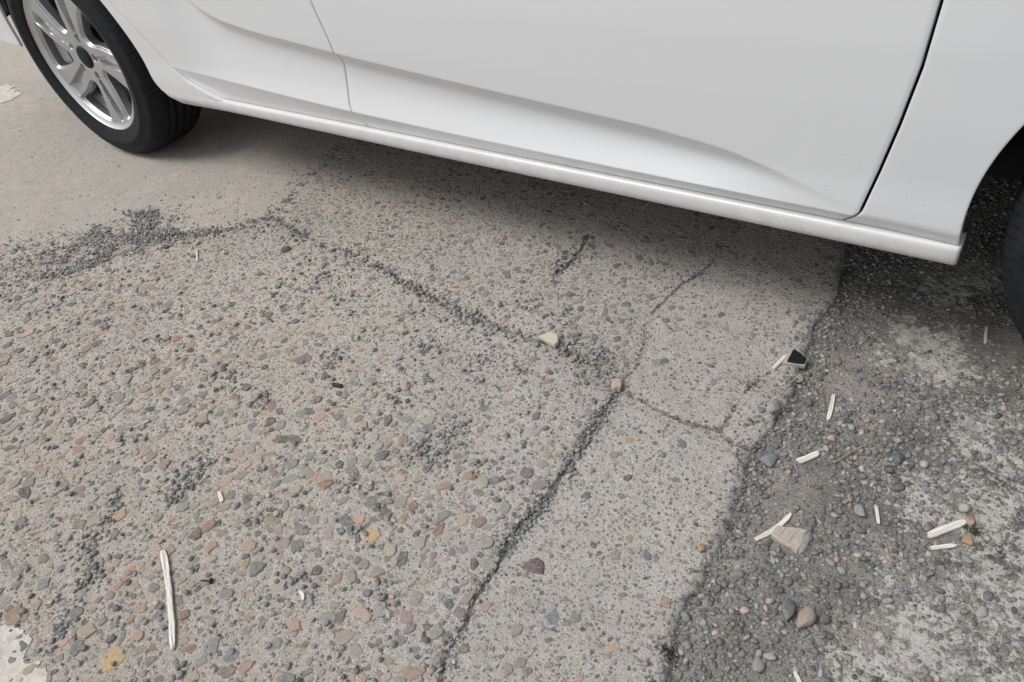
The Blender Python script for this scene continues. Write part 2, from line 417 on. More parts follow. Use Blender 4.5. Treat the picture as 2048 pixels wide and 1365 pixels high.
def acc_big(X, Y, lab, R):
    a = np.select([lab == 1, lab == 2, lab == 3], [.10*sstep(.5, .8, X), .95, .95], .24)
    near = sstep(-.25, -.72, Y); f = np.where(lab == 2, .74+.30*near, .74)
    patch = sstep(.32, .56, vnoise(X, Y, 7, 61)*.6+vnoise(X, Y, 22, 63)*.4)
    return a*(.35+.75*patch)*np.where(lab == 2, .62+.38*near, 1), f
def acc_small(X, Y, lab, R):
    a = np.select([lab == 1, lab == 2, lab == 3], [.03+.3*sstep(.4, .75, X), .85, .95], .6)
    return a*(.45+.6*vnoise(X, Y, 11, 71)), np.ones(len(X))
scatter_embedded(46000, .0038, .0122, 2.6, acc_big)
scatter_embedded(60000, .0024, .0038, 1.0, acc_small)
scatter_embedded(70000, .0013, .0024, 1.0, acc_small)
E_ = np.array(emb)
ez, _ = ground(E_[:, 0], E_[:, 1])
order = np.argsort(-E_[:, 2]); E_ = E_[order]; ez = ez[order]
hg = np.clip(.0005+E_[:, 2]*rng.uniform(.02, .22, len(E_)), 0, .0028)
vis = visible(E_[:, 0], E_[:, 1], 1, 1)
single = np.zeros(len(E_), bool); single[np.nonzero(vis)[0][:300]] = True
V3, F3, Cc, per, fone = ring_stones(np.column_stack([E_[single, 0], E_[single, 1], ez[single]]), E_[single, 2], E_[single, 3], E_[single, 4], hg[single], E_[single, 5:8], 9,
                                    ((1.0, -.003, 0), (.97, 0, .72), (.80, 0, 1.0)), 5)
cidx = np.nonzero(single)[0]
for k in range(len(cidx)):
    v = V3[k]; c0 = np.array([E_[cidx[k], 0], E_[cidx[k], 1], ez[cidx[k]]])
    me = mesh_np('pebble', v-c0, fone, False); set_color(me, Cc[k*per:(k+1)*per])
    link('pebble', me, M['pebble'], SLAB[int(E_[cidx[k], 8])], tuple(c0))
for L in (1, 2, 3, 4, 5, 6):
    s = (~single) & (E_[:, 8] == L)
    if not s.any(): continue
    parts = []; cols = []; tris = []; off = 0
    for big in (True, False):
        q = s & ((E_[:, 2] > .0036) == big)
        if not q.any(): continue
        rg = ((1.0, -.0025, 0), (.96, 0, .75), (.74, 0, 1.0)) if big else ((1.02, -.002, 0), (.85, 0, .9))
        a, f, c, p_, _ = ring_stones(np.column_stack([E_[q, 0], E_[q, 1], ez[q]]), E_[q, 2], E_[q, 3], E_[q, 4], hg[q], E_[q, 5:8], 8 if big else 6, rg, 9+L)
        parts.append(a.reshape(-1, 3)); cols.append(c); tris.append(f+off); off += len(parts[-1])
    me = mesh_np('small_pebbles', np.concatenate(parts), np.concatenate(tris), False); set_color(me, np.concatenate(cols))
    link('small_pebbles', me, M['pebble'], SLAB[L], kind='stuff')

# loose gravel: a list of (x, y, r, zone, colours)
G = []
# no loose stones where pieces of litter lie
CLEAR_SEG = [((1.42, -.876), (1.577, -.97)), ((2.219, -.080), (2.228, -.137)), ((2.214, -.243), (2.236, -.212)), ((2.209, -.405), (2.237, -.34)), ((2.336, -.269), (2.348, -.299)), ((2.411, -.287), (2.447, -.240)),
             ((2.417, -.307), (2.444, -.286)), ((2.114, -.073), (2.121, -.034)), ((1.405, -.751), (1.428, -.762)), ((1.674, -.811), (1.689, -.819)), ((2.398, .193), (2.404, .149)), ((.714, -.273), (.761, -.307))]
CLEAR_DOT = [(2.248, -.378, .027), (2.139, -.033, .022), (1.718, -.180, .018), (1.888, -.229, .010), (1.413, -.465, .012)]
def clear_of_litter(X, Y, R):
    ok = np.ones(len(X), bool)
    for a_, b_ in CLEAR_SEG: ok &= polydist(X, Y, [a_, b_]) > R+.003
    for x_, y_, r_ in CLEAR_DOT: ok &= np.hypot(X-x_, Y-y_) > r_
    return ok
def add_pts(X, Y, R, zone, pal, zoff=0.0):
    ok = visible(X, Y) & clear_of_litter(X, Y, R); X, Y, R = X[ok], Y[ok], R[ok]
    C = pick(pal, len(X))*(1.3 if zone == 3 else 1.75 if zone == 2 else 1.42)
    if zone == 3: C = C.mean(1, keepdims=True)+(C-C.mean(1, keepdims=True))*.55
    Z = np.broadcast_to(zoff, ok.shape)[ok] if np.ndim(zoff) else np.full(len(X), zoff)
    for i in range(len(X)): G.append((X[i], Y[i], R[i], zone, *C[i], Z[i]))
def along(pl, n, spread):
    pl = np.array(pl); seg = np.hypot(*np.diff(pl, axis=0).T); cum = np.r_[0, np.cumsum(seg)]
    s = rng.uniform(0, cum[-1], n); X = np.interp(s, cum, pl[:, 0]); Y = np.interp(s, cum, pl[:, 1])
    return X+rng.normal(0, spread, n), Y+rng.normal(0, spread, n), s/cum[-1]
# fill of the cracks
for pl, n, sp, rl, rh, win in (
        (C1[3:11], 1900, .013, .0014, .0040, [(0, .4, .12), (.4, .55, .4), (.55, .8, .9), (.8, 1, .5)]), (C1[10:14], 420, .013, .0014, .0036, [(0, .3, .5), (.3, .8, .25)]),
        (C2, 1600, .0105, .0014, .0048, [(0, .14, .5), (.14, .27, .25), (.27, .36, .7), (.36, .46, .4), (.46, .72, .95), (.72, .86, .35), (.86, 1, .9)]),
        (C3[:11], 1700, .0075, .0013, .0046, [(0, .1, .35), (.1, .36, 1), (.36, .46, .2), (.46, .64, 1), (.64, .9, .22), (.9, 1, .3)]),
        (C4[:7], 200, .004, .0012, .0030, [(0, .25, .8), (.25, 1, .25)]), (C5, 200, .005, .0012, .0034, [(0, .2, .6), (.5, 1, .5)]), (C7, 140, .006, .0012, .0034, [(0, 1, .45)]), (CI, 220, .014, .0014, .0046, [(0, 1, .7)])):
    X, Y, s = along(pl, n, sp); R = rl*(rh/rl)**rng.uniform(0, 1, n)**1.8
    w = np.full(n, .1)
    for a_, b_, v_ in win: w = np.where((s >= a_) & (s <= b_), v_, w)
    k = rng.uniform(0, 1, n) < w*(.35+.9*vnoise(X, Y, 26, 81))
    add_pts(X[k], Y[k], R[k], 1, P_GRIT, rng.uniform(-.001, .002, k.sum()))
# the little heap of gravel washed out on the dusty slab
PILE = [(.481, -.173), (.533, -.219), (.607, -.24), (.581, -.324), (.518, -.375), (.50, -.44), (.44, -.52), (.36, -.57), (.30, -.60), (.22, -.52), (.28, -.47), (.327, -.393), (.30, -.32), (.339, -.242), (.397, -.198)]
n = 34000; X = rng.uniform(-.1, .9, n); Y = rng.uniform(-.85, -.05, n)
d = polydist(X, Y, PILE+PILE[:1]); ins = inpoly(X, Y, PILE); w = np.where(ins, 1.0, np.exp(-d/.030)*.30)
w *= 1-.55*sstep(.42, .30, X)
w *= .15+.95*sstep(.34, .56, vnoise(X, Y, 14, 91)*.55+vnoise(X, Y, 40, 93)*.45)
k = rng.uniform(0, 1, n) < w*.95
X, Y = X[k], Y[k]; R = .0017*(.0046/.0017)**rng.uniform(0, 1, len(X))**1.6
add_pts(X, Y, R, 2, P_GRIT, np.where(inpoly(X, Y, PILE), rng.uniform(0, .005, len(X)), 0))
# small clusters and stray stones on the slabs
for (cx, cy) in [(1.245, -.855), (1.291, -.899), (1.352, -.96), (1.342, -.803), (1.329, -.711), (1.665, -.693), (1.669, -.508), (1.697, -.43), (1.523, -.738), (1.54, -.426), (1.12, -.227), (1.605, .063), (1.325, -.764), (1.398, -1.048), (1.295, -.935), (1.655, -.804), (1.784, -.753),
                 (1.571, -.141), (1.541, -.189), (1.756, -.187), (1.685, -.5), (1.531, -.554), (1.80, -.20), (1.76, -.15), (1.83, -.17), (1.70, -.12), (1.62, -.10), (1.82, -.24), (1.60, -.62), (1.45, -.60), (1.30, -.55), (1.18, -.50), (1.22, -.66), (1.35, -.42), (1.5, -.3), (1.62, -.29), (1.42, -.22), (1.7, -.27)]:
    n = rng.integers(14, 34); X = cx+rng.normal(0, .008, n)+rng.normal(0, .02, n)*rng.uniform(0, 1.6, n); Y = cy+rng.normal(0, .008, n)+rng.normal(0, .018, n)*rng.uniform(0, 1.6, n)
    add_pts(X, Y, .0018*(.0058/.0018)**rng.uniform(0, 1, n)**1.4, 1, P_GRIT)
for pl_, n_, sp_ in (([(1.22, -.83), (1.245, -.855), (1.291, -.899), (1.295, -.935), (1.352, -.96), (1.36, -1.0), (1.398, -1.048)], 130, .0095), ([(1.329, -.711), (1.325, -.764), (1.342, -.803)], 80, .015), ([(1.69, -.42), (1.67, -.5), (1.64, -.53)], 70, .016), ([(1.02, -.56), (1.10, -.54), (1.19, -.56), (1.25, -.60)], 70, .014)):
    X, Y, s = along(pl_, n_, sp_); add_pts(X, Y, .0016*(.0055/.0016)**rng.uniform(0, 1, n_)**1.4, 1, P_GRIT)
n = 6500; X = rng.uniform(.0, 2.2, n); Y = rng.uniform(-1.3, .5, n); k = (vnoise(X, Y, 9, 95) > .42) & (ground(X, Y)[1] == 2)
X, Y = X[k], Y[k]; add_pts(X, Y, .0020*(.0058/.0020)**rng.uniform(0, 1, len(X))**1.5, 1, P_GRIT)
n = 420; X = rng.uniform(-.9, 2.1, n); Y = rng.uniform(-1.0, .6, n); add_pts(X, Y, .0014*(.0045/.0014)**rng.uniform(0, 1, n)**2, 1, P_GRIT)
# the gravel patch
occ[:] = False
pts = []
for n, rl, rh, dens in ((2600, .0048, .0078, .35), (26000, .0030, .0050, .9), (52000, .0019, .0030, .9), (60000, .0012, .0019, .8)):
    X = rng.uniform(2.08, 2.9, n); Y = rng.uniform(-1.0, .75, n); lab = ground(X, Y)[1]
    R = np.sort(rl*(rh/rl)**rng.uniform(0, 1, n)**1.7)[::-1]
    cover = vnoise(X, Y, 8, 101)*.5+vnoise(X, Y, 24, 103)*.5
    w = dens*(.16+1.1*sstep(.30, .52, cover))
    w *= np.where((Y > .02) & (X > 2.19), .42, 1)                               # rolled smooth near the sill
    edge = polydist(X, Y, C6); w = np.where(edge < .045, np.maximum(w, dens*1.2), w)
    for (px, py, pr) in PAINT_SPOTS: w = np.where(np.hypot(X-px, Y-py) < pr*.85, w*.5, w)
    k = (lab == 7) & visible(X, Y, 1.2, 1.2) & (rng.uniform(0, 1, n) < w)
    for i in np.nonzero(k)[0]:
        if try_place(X[i], Y[i], R[i]*.56): pts.append((X[i], Y[i], R[i]))
pts = np.array(pts)
mixpal = .82*P_COOL+.08*P_WARM+.10*P_DARK
add_pts(pts[:, 0], pts[:, 1], pts[:, 2], 3, mixpal, -.001)
X, Y, s = along(C6[2:16], 1500, .016); R = .0012*(.0040/.0012)**rng.uniform(0, 1, len(X))**1.8
k = rng.uniform(0, 1, len(X)) < .2+.9*vnoise(X, Y, 14, 107); add_pts(X[k], Y[k], R[k], 3, mixpal, 0)

# loose stones that can be picked out one by one
BIG = [(2.145, -.162, .0150, (150, 146, 138), 'pale grey broken stone at the slab edge below the black tile'), (2.157, -.066, .0118, (146, 142, 134), 'light rough stone just beside the black glazed tile piece'),
       (2.176, -.262, .0150, (112, 118, 122), 'blue grey rounded stone on the gravel near the slab edge'), (2.341, -.172, .0135, (70, 76, 84), 'dark slate blue stone amid gravel beside worn white paint'),
       (2.335, -.196, .0090, (66, 72, 80), 'small dark blue stone touching the slate blue stone'), (2.283, -.489, .0145, (104, 108, 108), 'tapered dark grey stone next to the pinkish rounded stone'),
       (2.308, -.490, .0150, (146, 132, 122), 'pinkish beige rounded stone sunk in the gravel patch'), (2.320, -.289, .0120, (130, 134, 136), 'speckled light grey stone near the thin upright splinter'),
       (2.455, -.272, .0105, (166, 136, 104), 'orange tan rounded stone beside two pale splinters'), (2.151, -.462, .0075, (160, 132, 98), 'small ochre stone lying on the slab rim'),
       (.947, -.176, .0125, (80, 82, 84), 'dark round stone beside the crack on the concrete'), (2.277, -.578, .0115, (150, 148, 142), 'whitish grey stone low in the gravel patch'),
       (2.440, -.219, .0100, (156, 150, 138), 'triangular pale stone above the pink stone and splinter'), (2.452, -.236, .0090, (164, 132, 116), 'pink stone touching the wide pale splinter'),
       (2.333, -.134, .0095, (150, 140, 118), 'greenish beige round stone among blue grey gravel'), (2.245, -.174, .0075, (168, 148, 126), 'small cream stone near the forked splinter'),
       (1.433, -.286, .0085, (150, 130, 104), 'small tan stone sitting upright on the concrete'), (.62, -.30, .009, (100, 106, 110), 'round bluish stone beside the gravel heap'), (.44, -.40, .011, (96, 104, 108), 'larger grey stone in front of the gravel heap'),
       (2.13, -.175, .0075, (110, 120, 128), 'small bluish stone leaning on the pale broken stone'), (1.70, -.20, .0080, (112, 114, 118), 'grey stone under the beige tile chip'), (1.752, -.185, .0085, (116, 118, 122), 'bluish stone right beside the beige tile chip')]
GA = np.array(G)
gz, _ = ground(GA[:, 0], GA[:, 1]); gz = gz+GA[:, 7]
dist = np.sqrt((GA[:, 0]-CAM[0])**2+(GA[:, 1]-CAM[1])**2+CAM[2]**2)
gvis = visible(GA[:, 0], GA[:, 1], 1, 1)
score = np.where(gvis, GA[:, 2]/dist, 0); top = np.argsort(-score)[:270]
gs = np.zeros(len(GA), bool); gs[top] = True
LANDMARKS = [(2.248, -.378, 'beige tile fragment'), (2.139, -.033, 'black glazed tile'), (2.285, -.183, 'dry stem'), (2.43, -.27, 'wide pale splinter'), (2.295, -.49, 'pinkish rounded stone'), (2.341, -.172, 'slate blue stone'), (2.326, .098, 'pale paint patch'),
             (2.48, -.42, 'worn white paint'), (1.50, -.92, 'long pale splinter'), (1.413, -.465, 'dark bolt'), (1.888, -.229, 'brick chip'), (1.718, -.180, 'pale tile chip'), (1.956, -.602, 'purple embedded pebble'), (.44, -.38, 'gravel heap'), (1.68, -.815, 'curled white chip')]
ZLAB = {1: ('loose stone on the cracked concrete', 'loose stones on the concrete'),
        2: ('stone on dusty concrete', 'stones of the gravel heap'),
        3: ('rounded stone in the gravel patch', 'larger stones of the gravel patch')}
Vg, Fg, Cg, per, fone = lump_stones(np.column_stack([GA[gs, 0], GA[gs, 1], gz[gs]]), GA[gs, 2], rng.uniform(0, 6.28, gs.sum()), GA[gs, 4:7], 2, 21)
for k, i in enumerate(np.nonzero(gs)[0]):
    c0 = np.array([GA[i, 0], GA[i, 1], gz[i]]); me = mesh_np('gravel_stone', Vg[k]-c0, fone); set_color(me, Cg[k*per:(k+1)*per])
    lb, gr = ZLAB[int(GA[i, 3])]
    r_c, g_c, b_c = GA[i, 4:7]; lum = (r_c+g_c+b_c)/3
    tone = ('reddish brown' if lum < .2 else 'tan') if r_c > 1.28*b_c else ('dark slate grey' if lum < .13 else 'blue grey' if b_c > 1.04*r_c and lum < .26 else 'mid grey' if lum < .24 else 'pale grey')
    near_, best_ = '', .12
    for lx, ly, ln in LANDMARKS:
        dd = math.hypot(GA[i, 0]-lx, GA[i, 1]-ly)
        if dd < best_: best_, near_ = dd, ' near the '+ln
    if not near_ and GA[i, 3] == 3: near_ = ' beside the slab edge' if float(polydist(np.array([GA[i, 0]]), np.array([GA[i, 1]]), C6)[0]) < .05 else ' away from the slab'
    lb = tone+' '+('larger ' if GA[i, 2] > .0056 else 'small ')+lb+near_; gr = tone+' '+gr
    link('gravel_stone', me, M['stone'], None, tuple(c0), label=lb, category='stone', group=gr)
for zone, nm, par in ((1, 'crack_gravel', None), (2, 'gravel_heap', None), (3, 'loose_gravel', None)):
    parts = []; cols = []; tris = []; off = 0
    for sub in (2, 1):
        q = (~gs) & (GA[:, 3] == zone) & ((GA[:, 2] > .0034) == (sub == 2))
        a, f, c, p_, _ = lump_stones(np.column_stack([GA[q, 0], GA[q, 1], gz[q]]), GA[q, 2], rng.uniform(0, 6.28, q.sum()), GA[q, 4:7], sub, 31+zone+sub)
        parts.append(a.reshape(-1, 3)); cols.append(c); tris.append(f+off); off += len(parts[-1])
    me = mesh_np(nm, np.concatenate(parts), np.concatenate(tris)); set_color(me, np.concatenate(cols))
    link(nm, me, M['stone'], kind='stuff', category='gravel',
         label={1: 'fine dark gravel strewn in the cracks of the concrete', 2: 'small heap of fine grey gravel on dusty concrete', 3: 'mixed fine gravel covering the patch beside the slab'}[zone])
for k, (x, y, r, c, lb) in enumerate(BIG):
    z = float(ground(np.array([x]), np.array([y]))[0][0])
    a, f, cc, p_, f1 = lump_stones(np.array([[x, y, z]]), np.array([r*.85]), np.array([rng.uniform(0, 3)]), np.array([srgb(*c)]), 3, 200+k)
    me = mesh_np('stone', a[0]-np.array([x, y, z]), f1); set_color(me, cc)
    link('stone', me, M['stone'], None, (x, y, z), label=lb, category='stone')
print('stones', len(E_), len(GA))

# old white paint on the slabs
def paint_patch(name, poly, mat, step, lift, edge, seed, cut, parent, label=None):
    px = [p[0] for p in poly]; py = [p[1] for p in poly]
    xs = np.arange(min(px)-.03, max(px)+.03, step); ys = np.arange(min(py)-.03, max(py)+.03, step)
    X, Y = np.meshgrid(xs, ys, indexing='ij'); d = polydist(X, Y, poly+poly[:1]); d = np.where(inpoly(X, Y, poly), d, -d)
    keep = (d/edge + fbm(X, Y, 40, seed, 4)*1.6) > cut
    z = ground(X, Y)[0]+lift; ii = np.arange(X.size).reshape(X.shape)
    km = keep[:-1, :-1] & keep[1:, 1:] & keep[1:, :-1] & keep[:-1, 1:]
    q = np.stack([ii[:-1, :-1], ii[1:, :-1], ii[1:, 1:], ii[:-1, 1:]], -1)[km]
    u, inv = np.unique(q, return_inverse=True)
    return link(name, mesh_np(name, np.stack([X, Y, z], -1).reshape(-1, 3)[u], inv.reshape(-1, 4)), mat, parent)
def paint_mat():
    t = NT('worn_white_paint'); p = t.pos()
    c = t.mix(t.ramp(t.noise(p, 60, 5, .7), (.35, 0.), (.6, 1.)), (.42, .385, .34), (.60, .56, .51))
    return t.done(c, .85, t.bump(t.noise(p, 200, 5, .75), .003, .8), Specular_IOR_Level=.2)
M['paint'] = paint_mat()
paint_patch('paint_marking', [(-1.55, .13), (-1.269, .205), (-1.049, .188), (-1.016, .149), (-1.04, .07), (-1.15, -.02), (-1.5, -.12)], M['paint'], .006, .0018, .03, 3, .1, pavement)
paint_patch('paint_marking', [(1.2, -1.12), (1.30, -1.085), (1.36, -1.074), (1.415, -1.084), (1.475, -1.105), (1.43, -1.25), (1.2, -1.3)], M['paint'], .0022, .0012, .016, 8, .15, pavement)

# ------------------------------------------------------------------ the car
WB, RW, CW = 2.69, .312, 1.76        # wheelbase, wheel centre height, width; rear axle at x = 0, near side at y = 0
car = link('parked_car', None, label='white car with silver five spoke alloy wheels parked on cracked concrete', category='car')
def paint_car():
    t = NT('white_car_paint'); p = t.obj()
    sx = t.new('ShaderNodeSeparateXYZ'); t.l(p, sx.inputs[0])
    low = t.math('SUBTRACT', 1.0, t.math('DIVIDE', t.math('SUBTRACT', sx.outputs[2], .215), .11), True)
    n = t.noise(p, 35, 6, .7)
    dust = t.math('MULTIPLY', t.math('MULTIPLY', low, low), t.ramp(n, (.30, .2), (.7, .9)))
    col = t.mix(dust, (.615, .625, .635), (.38, .34, .285))
    # fine tar specks flung up by the front wheel
    vc = t.voro(p, 210, 'Color'); vd = t.voro(p, 210, 'Distance'); sep = t.new('ShaderNodeSeparateColor'); t.l(vc, sep.inputs[0])
    frt = t.math('MULTIPLY', t.math('MULTIPLY', t.math('SUBTRACT', sx.outputs[0], 1.75), 1.6, True), t.math('DIVIDE', t.math('SUBTRACT', .40, sx.outputs[2]), .12, True))
    thr = t.math('GREATER_THAN', t.math('ADD', sep.outputs[0], t.math('MULTIPLY', frt, .09)), 1.0)
    sp = t.math('MULTIPLY', thr, t.ramp(vd, (.09, 1.), (.18, 0.)))
    col = t.mix(sp, col, (.07, .06, .055))
    t.b.inputs['Coat Weight'].default_value = .7; t.b.inputs['Coat Roughness'].default_value = .04
    t.l(t.math('MULTIPLY_ADD', dust, .5), t.b.inputs['Roughness'])
    r = t.math('ADD', t.math('MULTIPLY', dust, .45), .38); t.l(r, t.b.inputs['Roughness'])
    t.l(t.math('ADD', t.math('MULTIPLY', dust, .5), .04), t.b.inputs['Coat Roughness'])
    return t.done(col, None, None, Specular_IOR_Level=.35)
M['car'] = paint_car()
M['dark'] = simple('black_underbody', (.012, .012, .014), .85, .2, 60)
M['seal'] = simple('black_seal', (.015, .017, .024), .6, .2, 60)
M['glass'] = simple('tinted_glass', (.01, .012, .014), .05, 0, 10, 0)

ZC = np.array([(.50, .98), (.54, .80), (.585, .66), (.635, .575), (.687, .518), (.757, .484), (.871, .464), (1.029, .448), (1.172, .433), (1.432, .411), (1.655, .394), (1.849, .379), (1.978, .361), (2.06, .339), (2.115, .318), (2.17, .301), (2.30, .297), (2.6, .297)])
ZE = np.array([(.30, .345), (.472, .338), (.695, .326), (.962, .311), (1.124, .304), (1.405, .296), (1.643, .2915), (1.938, .288), (2.102, .286), (2.191, .285), (2.6, .284)])
def smooth_interp(P):
    xs = np.linspace(P[0, 0], P[-1, 0], 1200); zs = np.interp(xs, P[:, 0], P[:, 1]); k = np.hanning(61); k /= k.sum()
    return xs, np.convolve(np.pad(zs, 30, 'edge'), k, 'valid')
_zc = smooth_interp(ZC); _ze = smooth_interp(ZE)
BZ = np.array([(.10, .010), (.279, .004), (.35, .003), (.40, -.001), (.45, -.005), (.55, -.010), (.68, -.011), (.80, -.004), (.90, .014), (.96, .035)])
_bz = smooth_interp(BZ)
def Y(x, z, tuck=True):
    """body side: how far the skin lies inboard of the wheel plane"""
    x = np.asarray(x, float); z = np.asarray(z, float)
    y = np.interp(z, *_bz)
    zc = np.interp(x, *_zc); ze = np.interp(x, *_ze); L = np.maximum(zc-ze, .004)
    t = (zc-z)/L; tl = np.minimum(t, .034/L*1.0)
    up = 1-(1-np.clip((zc-z)/np.minimum(.034, L*.40), 0, 1))**2
    k = np.minimum(.034, L*.40)/L
    dn = 1-np.clip((t-k)/np.maximum(1-k, .01), 0, 1)**1.5
    A = .0175*np.clip(L/.09, 0, 1)*(1-.92*sstep(1.88, 2.17, x))*sstep(.40, .70, x)*(1-.75*sstep(.55, .85, zc))
    y = y + A*np.where(t <= 0, 0, np.where(t < k, up, dn))
    # tuck under below the lower edge
    if tuck:
        fade = 1-.55*sstep(2.2, 2.36, x); y = y + fade*.0125*(1-(1-np.clip((ze-z)/np.maximum(ze-.2668, .012), 0, 1))**1.5)
    # plan curvature towards nose and tail
    y = y + .40*np.clip((x-2.75)/.80, 0, 1)**2.6 + .36*np.clip((-.35-x)/.60, 0, 1)**2.6
    return y
def side(v, s):            # s = 0 near side, 1 far side
    if s: v = v.copy(); v[..., 1] = CW-v[..., 1]
    return v
def patch(xl, xr, zb, zt, nu, nv, zs=None, depth=.02, edges='lrbt', tuck=True):
    """panel skin between two edge curves with its edges rolled inwards; returns vertices (nv,nu,3)"""
    z = zs if zs is not None else np.linspace(zb, zt, nv)
    u = np.linspace(0, 1, nu); xL = xl(z); xR = xr(z)
    X = xL[:, None]+(xR-xL)[:, None]*u[None]; Z = np.repeat(z[:, None], nu, 1)
    P = np.stack([X, Y(X, Z, tuck), Z], -1)
    def roll(P, axis, end, dx):
        e = np.take(P, [0] if end == 0 else [-1], axis); e1 = e.copy(); e2 = e.copy(); e3 = e.copy()
        e1[..., 0] += dx[0]*.55; e1[..., 2] += dx[1]*.55; e1[..., 1] += .0005
        e2[..., 0] += dx[0]; e2[..., 2] += dx[1]; e2[..., 1] += .0022
        e3[..., 0] += dx[0]; e3[..., 2] += dx[1]; e3[..., 1] += depth
        lst = [e3, e2, e1, P] if end == 0 else [P, e1, e2, e3]
        return np.concatenate(lst, axis)
    if 'l' in edges: P = roll(P, 1, 0, (-.0013, 0))
    if 'r' in edges: P = roll(P, 1, 1, (.0013, 0))
    if 'b' in edges: P = roll(P, 0, 0, (0, -.0013))
    if 't' in edges: P = roll(P, 0, 1, (0, .0013))
    return P
def grid_faces(nr, nc, off=0):
    i = np.arange(nr*nc).reshape(nr, nc)
    return np.stack([i[:-1, :-1], i[:-1, 1:], i[1:, 1:], i[1:, :-1]], -1).reshape(-1, 4)+off
def panel(name, patches, s, mat=None, parent=None, **kw):
    vs = []; fs = []; off = 0
    for P in patches:
        P = side(P, s); f = grid_faces(P.shape[0], P.shape[1], off)
        if s: f = f[:, ::-1]
        vs.append(P.reshape(-1, 3)); fs.append(f); off += len(vs[-1])
    return link(name, mesh_np(name, np.concatenate(vs), np.concatenate(fs)), mat or M['car'], parent or car, **kw)
def curve(pts):
    pts = np.array(pts, float); z, x = smooth_interp(pts[:, ::-1][np.argsort(pts[:, 1])])
    return lambda q: np.interp(q, z, x)
s_rear = curve([(.70, .250), (.62, .268), (.572, .281), (.512, .305), (.465, .344), (.404, .423), (.337, .499), (.29, .57), (.27, .64), (.26, .75), (.25, .96)])
s_mid = curve([(1.156, .254), (1.144, .272), (1.127, .292), (1.118, .316), (1.121, .36), (1.128, .40), (1.132, .43), (1.130, .46), (1.115, .542), (1.09, .75), (1.08, .96)])
s_front = lambda z: np.interp(z, [.264, .272, .292, .37, .441, .524, .603, .75, .96], [2.164, 2.174, 2.190, 2.206, 2.219, 2.231, 2.236, 2.24, 2.24])
ARC_R, ARC_F = .350, .3665
def arch_x(cx, R, sgn, tail):
    def f(z):
        z = np.asarray(z, float); base = np.sqrt(np.maximum(R*R-(z-RW)**2, 0))
        return cx+sgn*(base+tail*np.clip((.30-z)/.075, 0, 1)**2)
    return f
zfine = np.unique(np.r_[np.linspace(.2668, .345, 52), np.linspace(.345, .53, 90), np.linspace(.53, .945, 34)])
g = .0022
for s in (0, 1):
    q = 1 if s == 0 else 3
    zs = zfine[::q]
    panel('rear_door', [patch(lambda z: s_rear(z)+g, lambda z: s_mid(z)-g*1.1, 0, 0, 120//q, 0, zs)], s)
    panel('front_door', [patch(lambda z: s_mid(z)+g*1.1, lambda z: s_front(z)-.0034, 0, 0, 160//q, 0, zs)], s)
    zf = RW+ARC_F*np.sin(np.linspace(math.asin((.2668-RW)/ARC_F), math.pi/2, 90//q))
    panel('front_fender', [patch(lambda z: s_front(z)+.0034, arch_x(WB, ARC_F, -1, 0), 0, 0, 40//q, 0, zf, edges='lrb'),
                           patch(arch_x(WB, ARC_F, 1, 0), lambda z: 0*z+3.45, 0, 0, 40//q, 0, zf, edges='lb'),
                           patch(lambda z: s_front(z)+.0034, lambda z: 0*z+3.45, RW+ARC_F, .90, 70//q, 12, edges='lt')], s)
    zr = RW+ARC_R*np.sin(np.linspace(math.asin((.2645-RW)/ARC_R), math.pi/2, 110//q))
    zr2 = RW+ARC_R*np.sin(np.linspace(math.asin((.318-RW)/ARC_R), math.pi/2, 60//q))
    def rear_lim(z): return s_rear(z)-g
    panel('quarter_panel', [patch(arch_x(0, ARC_R, 1, .085), rear_lim, 0, 0, 44//q, 0, zr, edges='lr', depth=.035, tuck=False),
                            patch(lambda z: 0*z-.93, arch_x(0, ARC_R+.008, -1, .0), 0, 0, 40//q, 0, zr2, edges='rb', depth=.008, tuck=False),
                            patch(lambda z: 0*z-.93, lambda z: s_rear(z)-g, RW+ARC_R, .93, 60//q, 14, edges='rt', tuck=False)], s)
    # rocker panel below the doors: rounded moulding, slightly proud
    prof = [(.045, .2648), (.0165, .2645), (.0115, .2640), (.0085, .2628), (.0070, .2604), (.0063, .2565), (.0061, .2510), (.0063, .2450), (.0072, .2390), (.0096, .2330), (.0140, .2285), (.022, .2252), (.034, .2240), (.06, .2235)]
    xe = 2.327; P = np.zeros((len(prof), 150//q, 3)); ax_ = arch_x(0, ARC_R, 1, .085)
    for i, (yy, zz) in enumerate(prof):
        x0 = float(ax_(np.array([zz]))[0]); xs = x0+(xe-x0)*np.linspace(0, 1, P.shape[1])**1.25
        b = 1-sstep(.46, .80, xs); flat = Y(xs, np.full(len(xs), .2645), False)+.55*np.maximum(.2420-zz, 0)+(.004 if zz < .2236 else 0)
        P[i, :, 0] = xs; P[i, :, 1] = yy*(1-b)+flat*b if yy < .05 else yy; P[i, :, 2] = zz+.003*np.clip((1.3-xs)/.7, 0, 1)*(zz < .26)
    if True:
        P[0, :, 0] = P[1, :, 0]; P[0, :, 1] = np.where(P[1, :, 0] < .62, P[1, :, 1]+.0004, .047); P[0, :, 2] = P[1, :, 2]+.0003
    l0 = P[:, :1].copy(); l0[..., 1] += .035
    c0 = P[:, -1:].copy(); c0[..., 0] += .004; c0[..., 1] += .003; c1 = c0.copy(); c1[..., 1] = .06
    P = np.concatenate([l0, P, c0, c1], 1)[::-1]
    panel('rocker_panel', [P], s)
    # inner structure behind the gaps
    inner = np.zeros((2, 60, 3)); ix = np.linspace(.42, 2.31, 60)
    for i, zz in enumerate((.24, .93)): inner[i, :, 0] = ix; inner[i, :, 1] = .052; inner[i, :, 2] = zz
    panel('inner_sill', [inner], s, M['seal'])
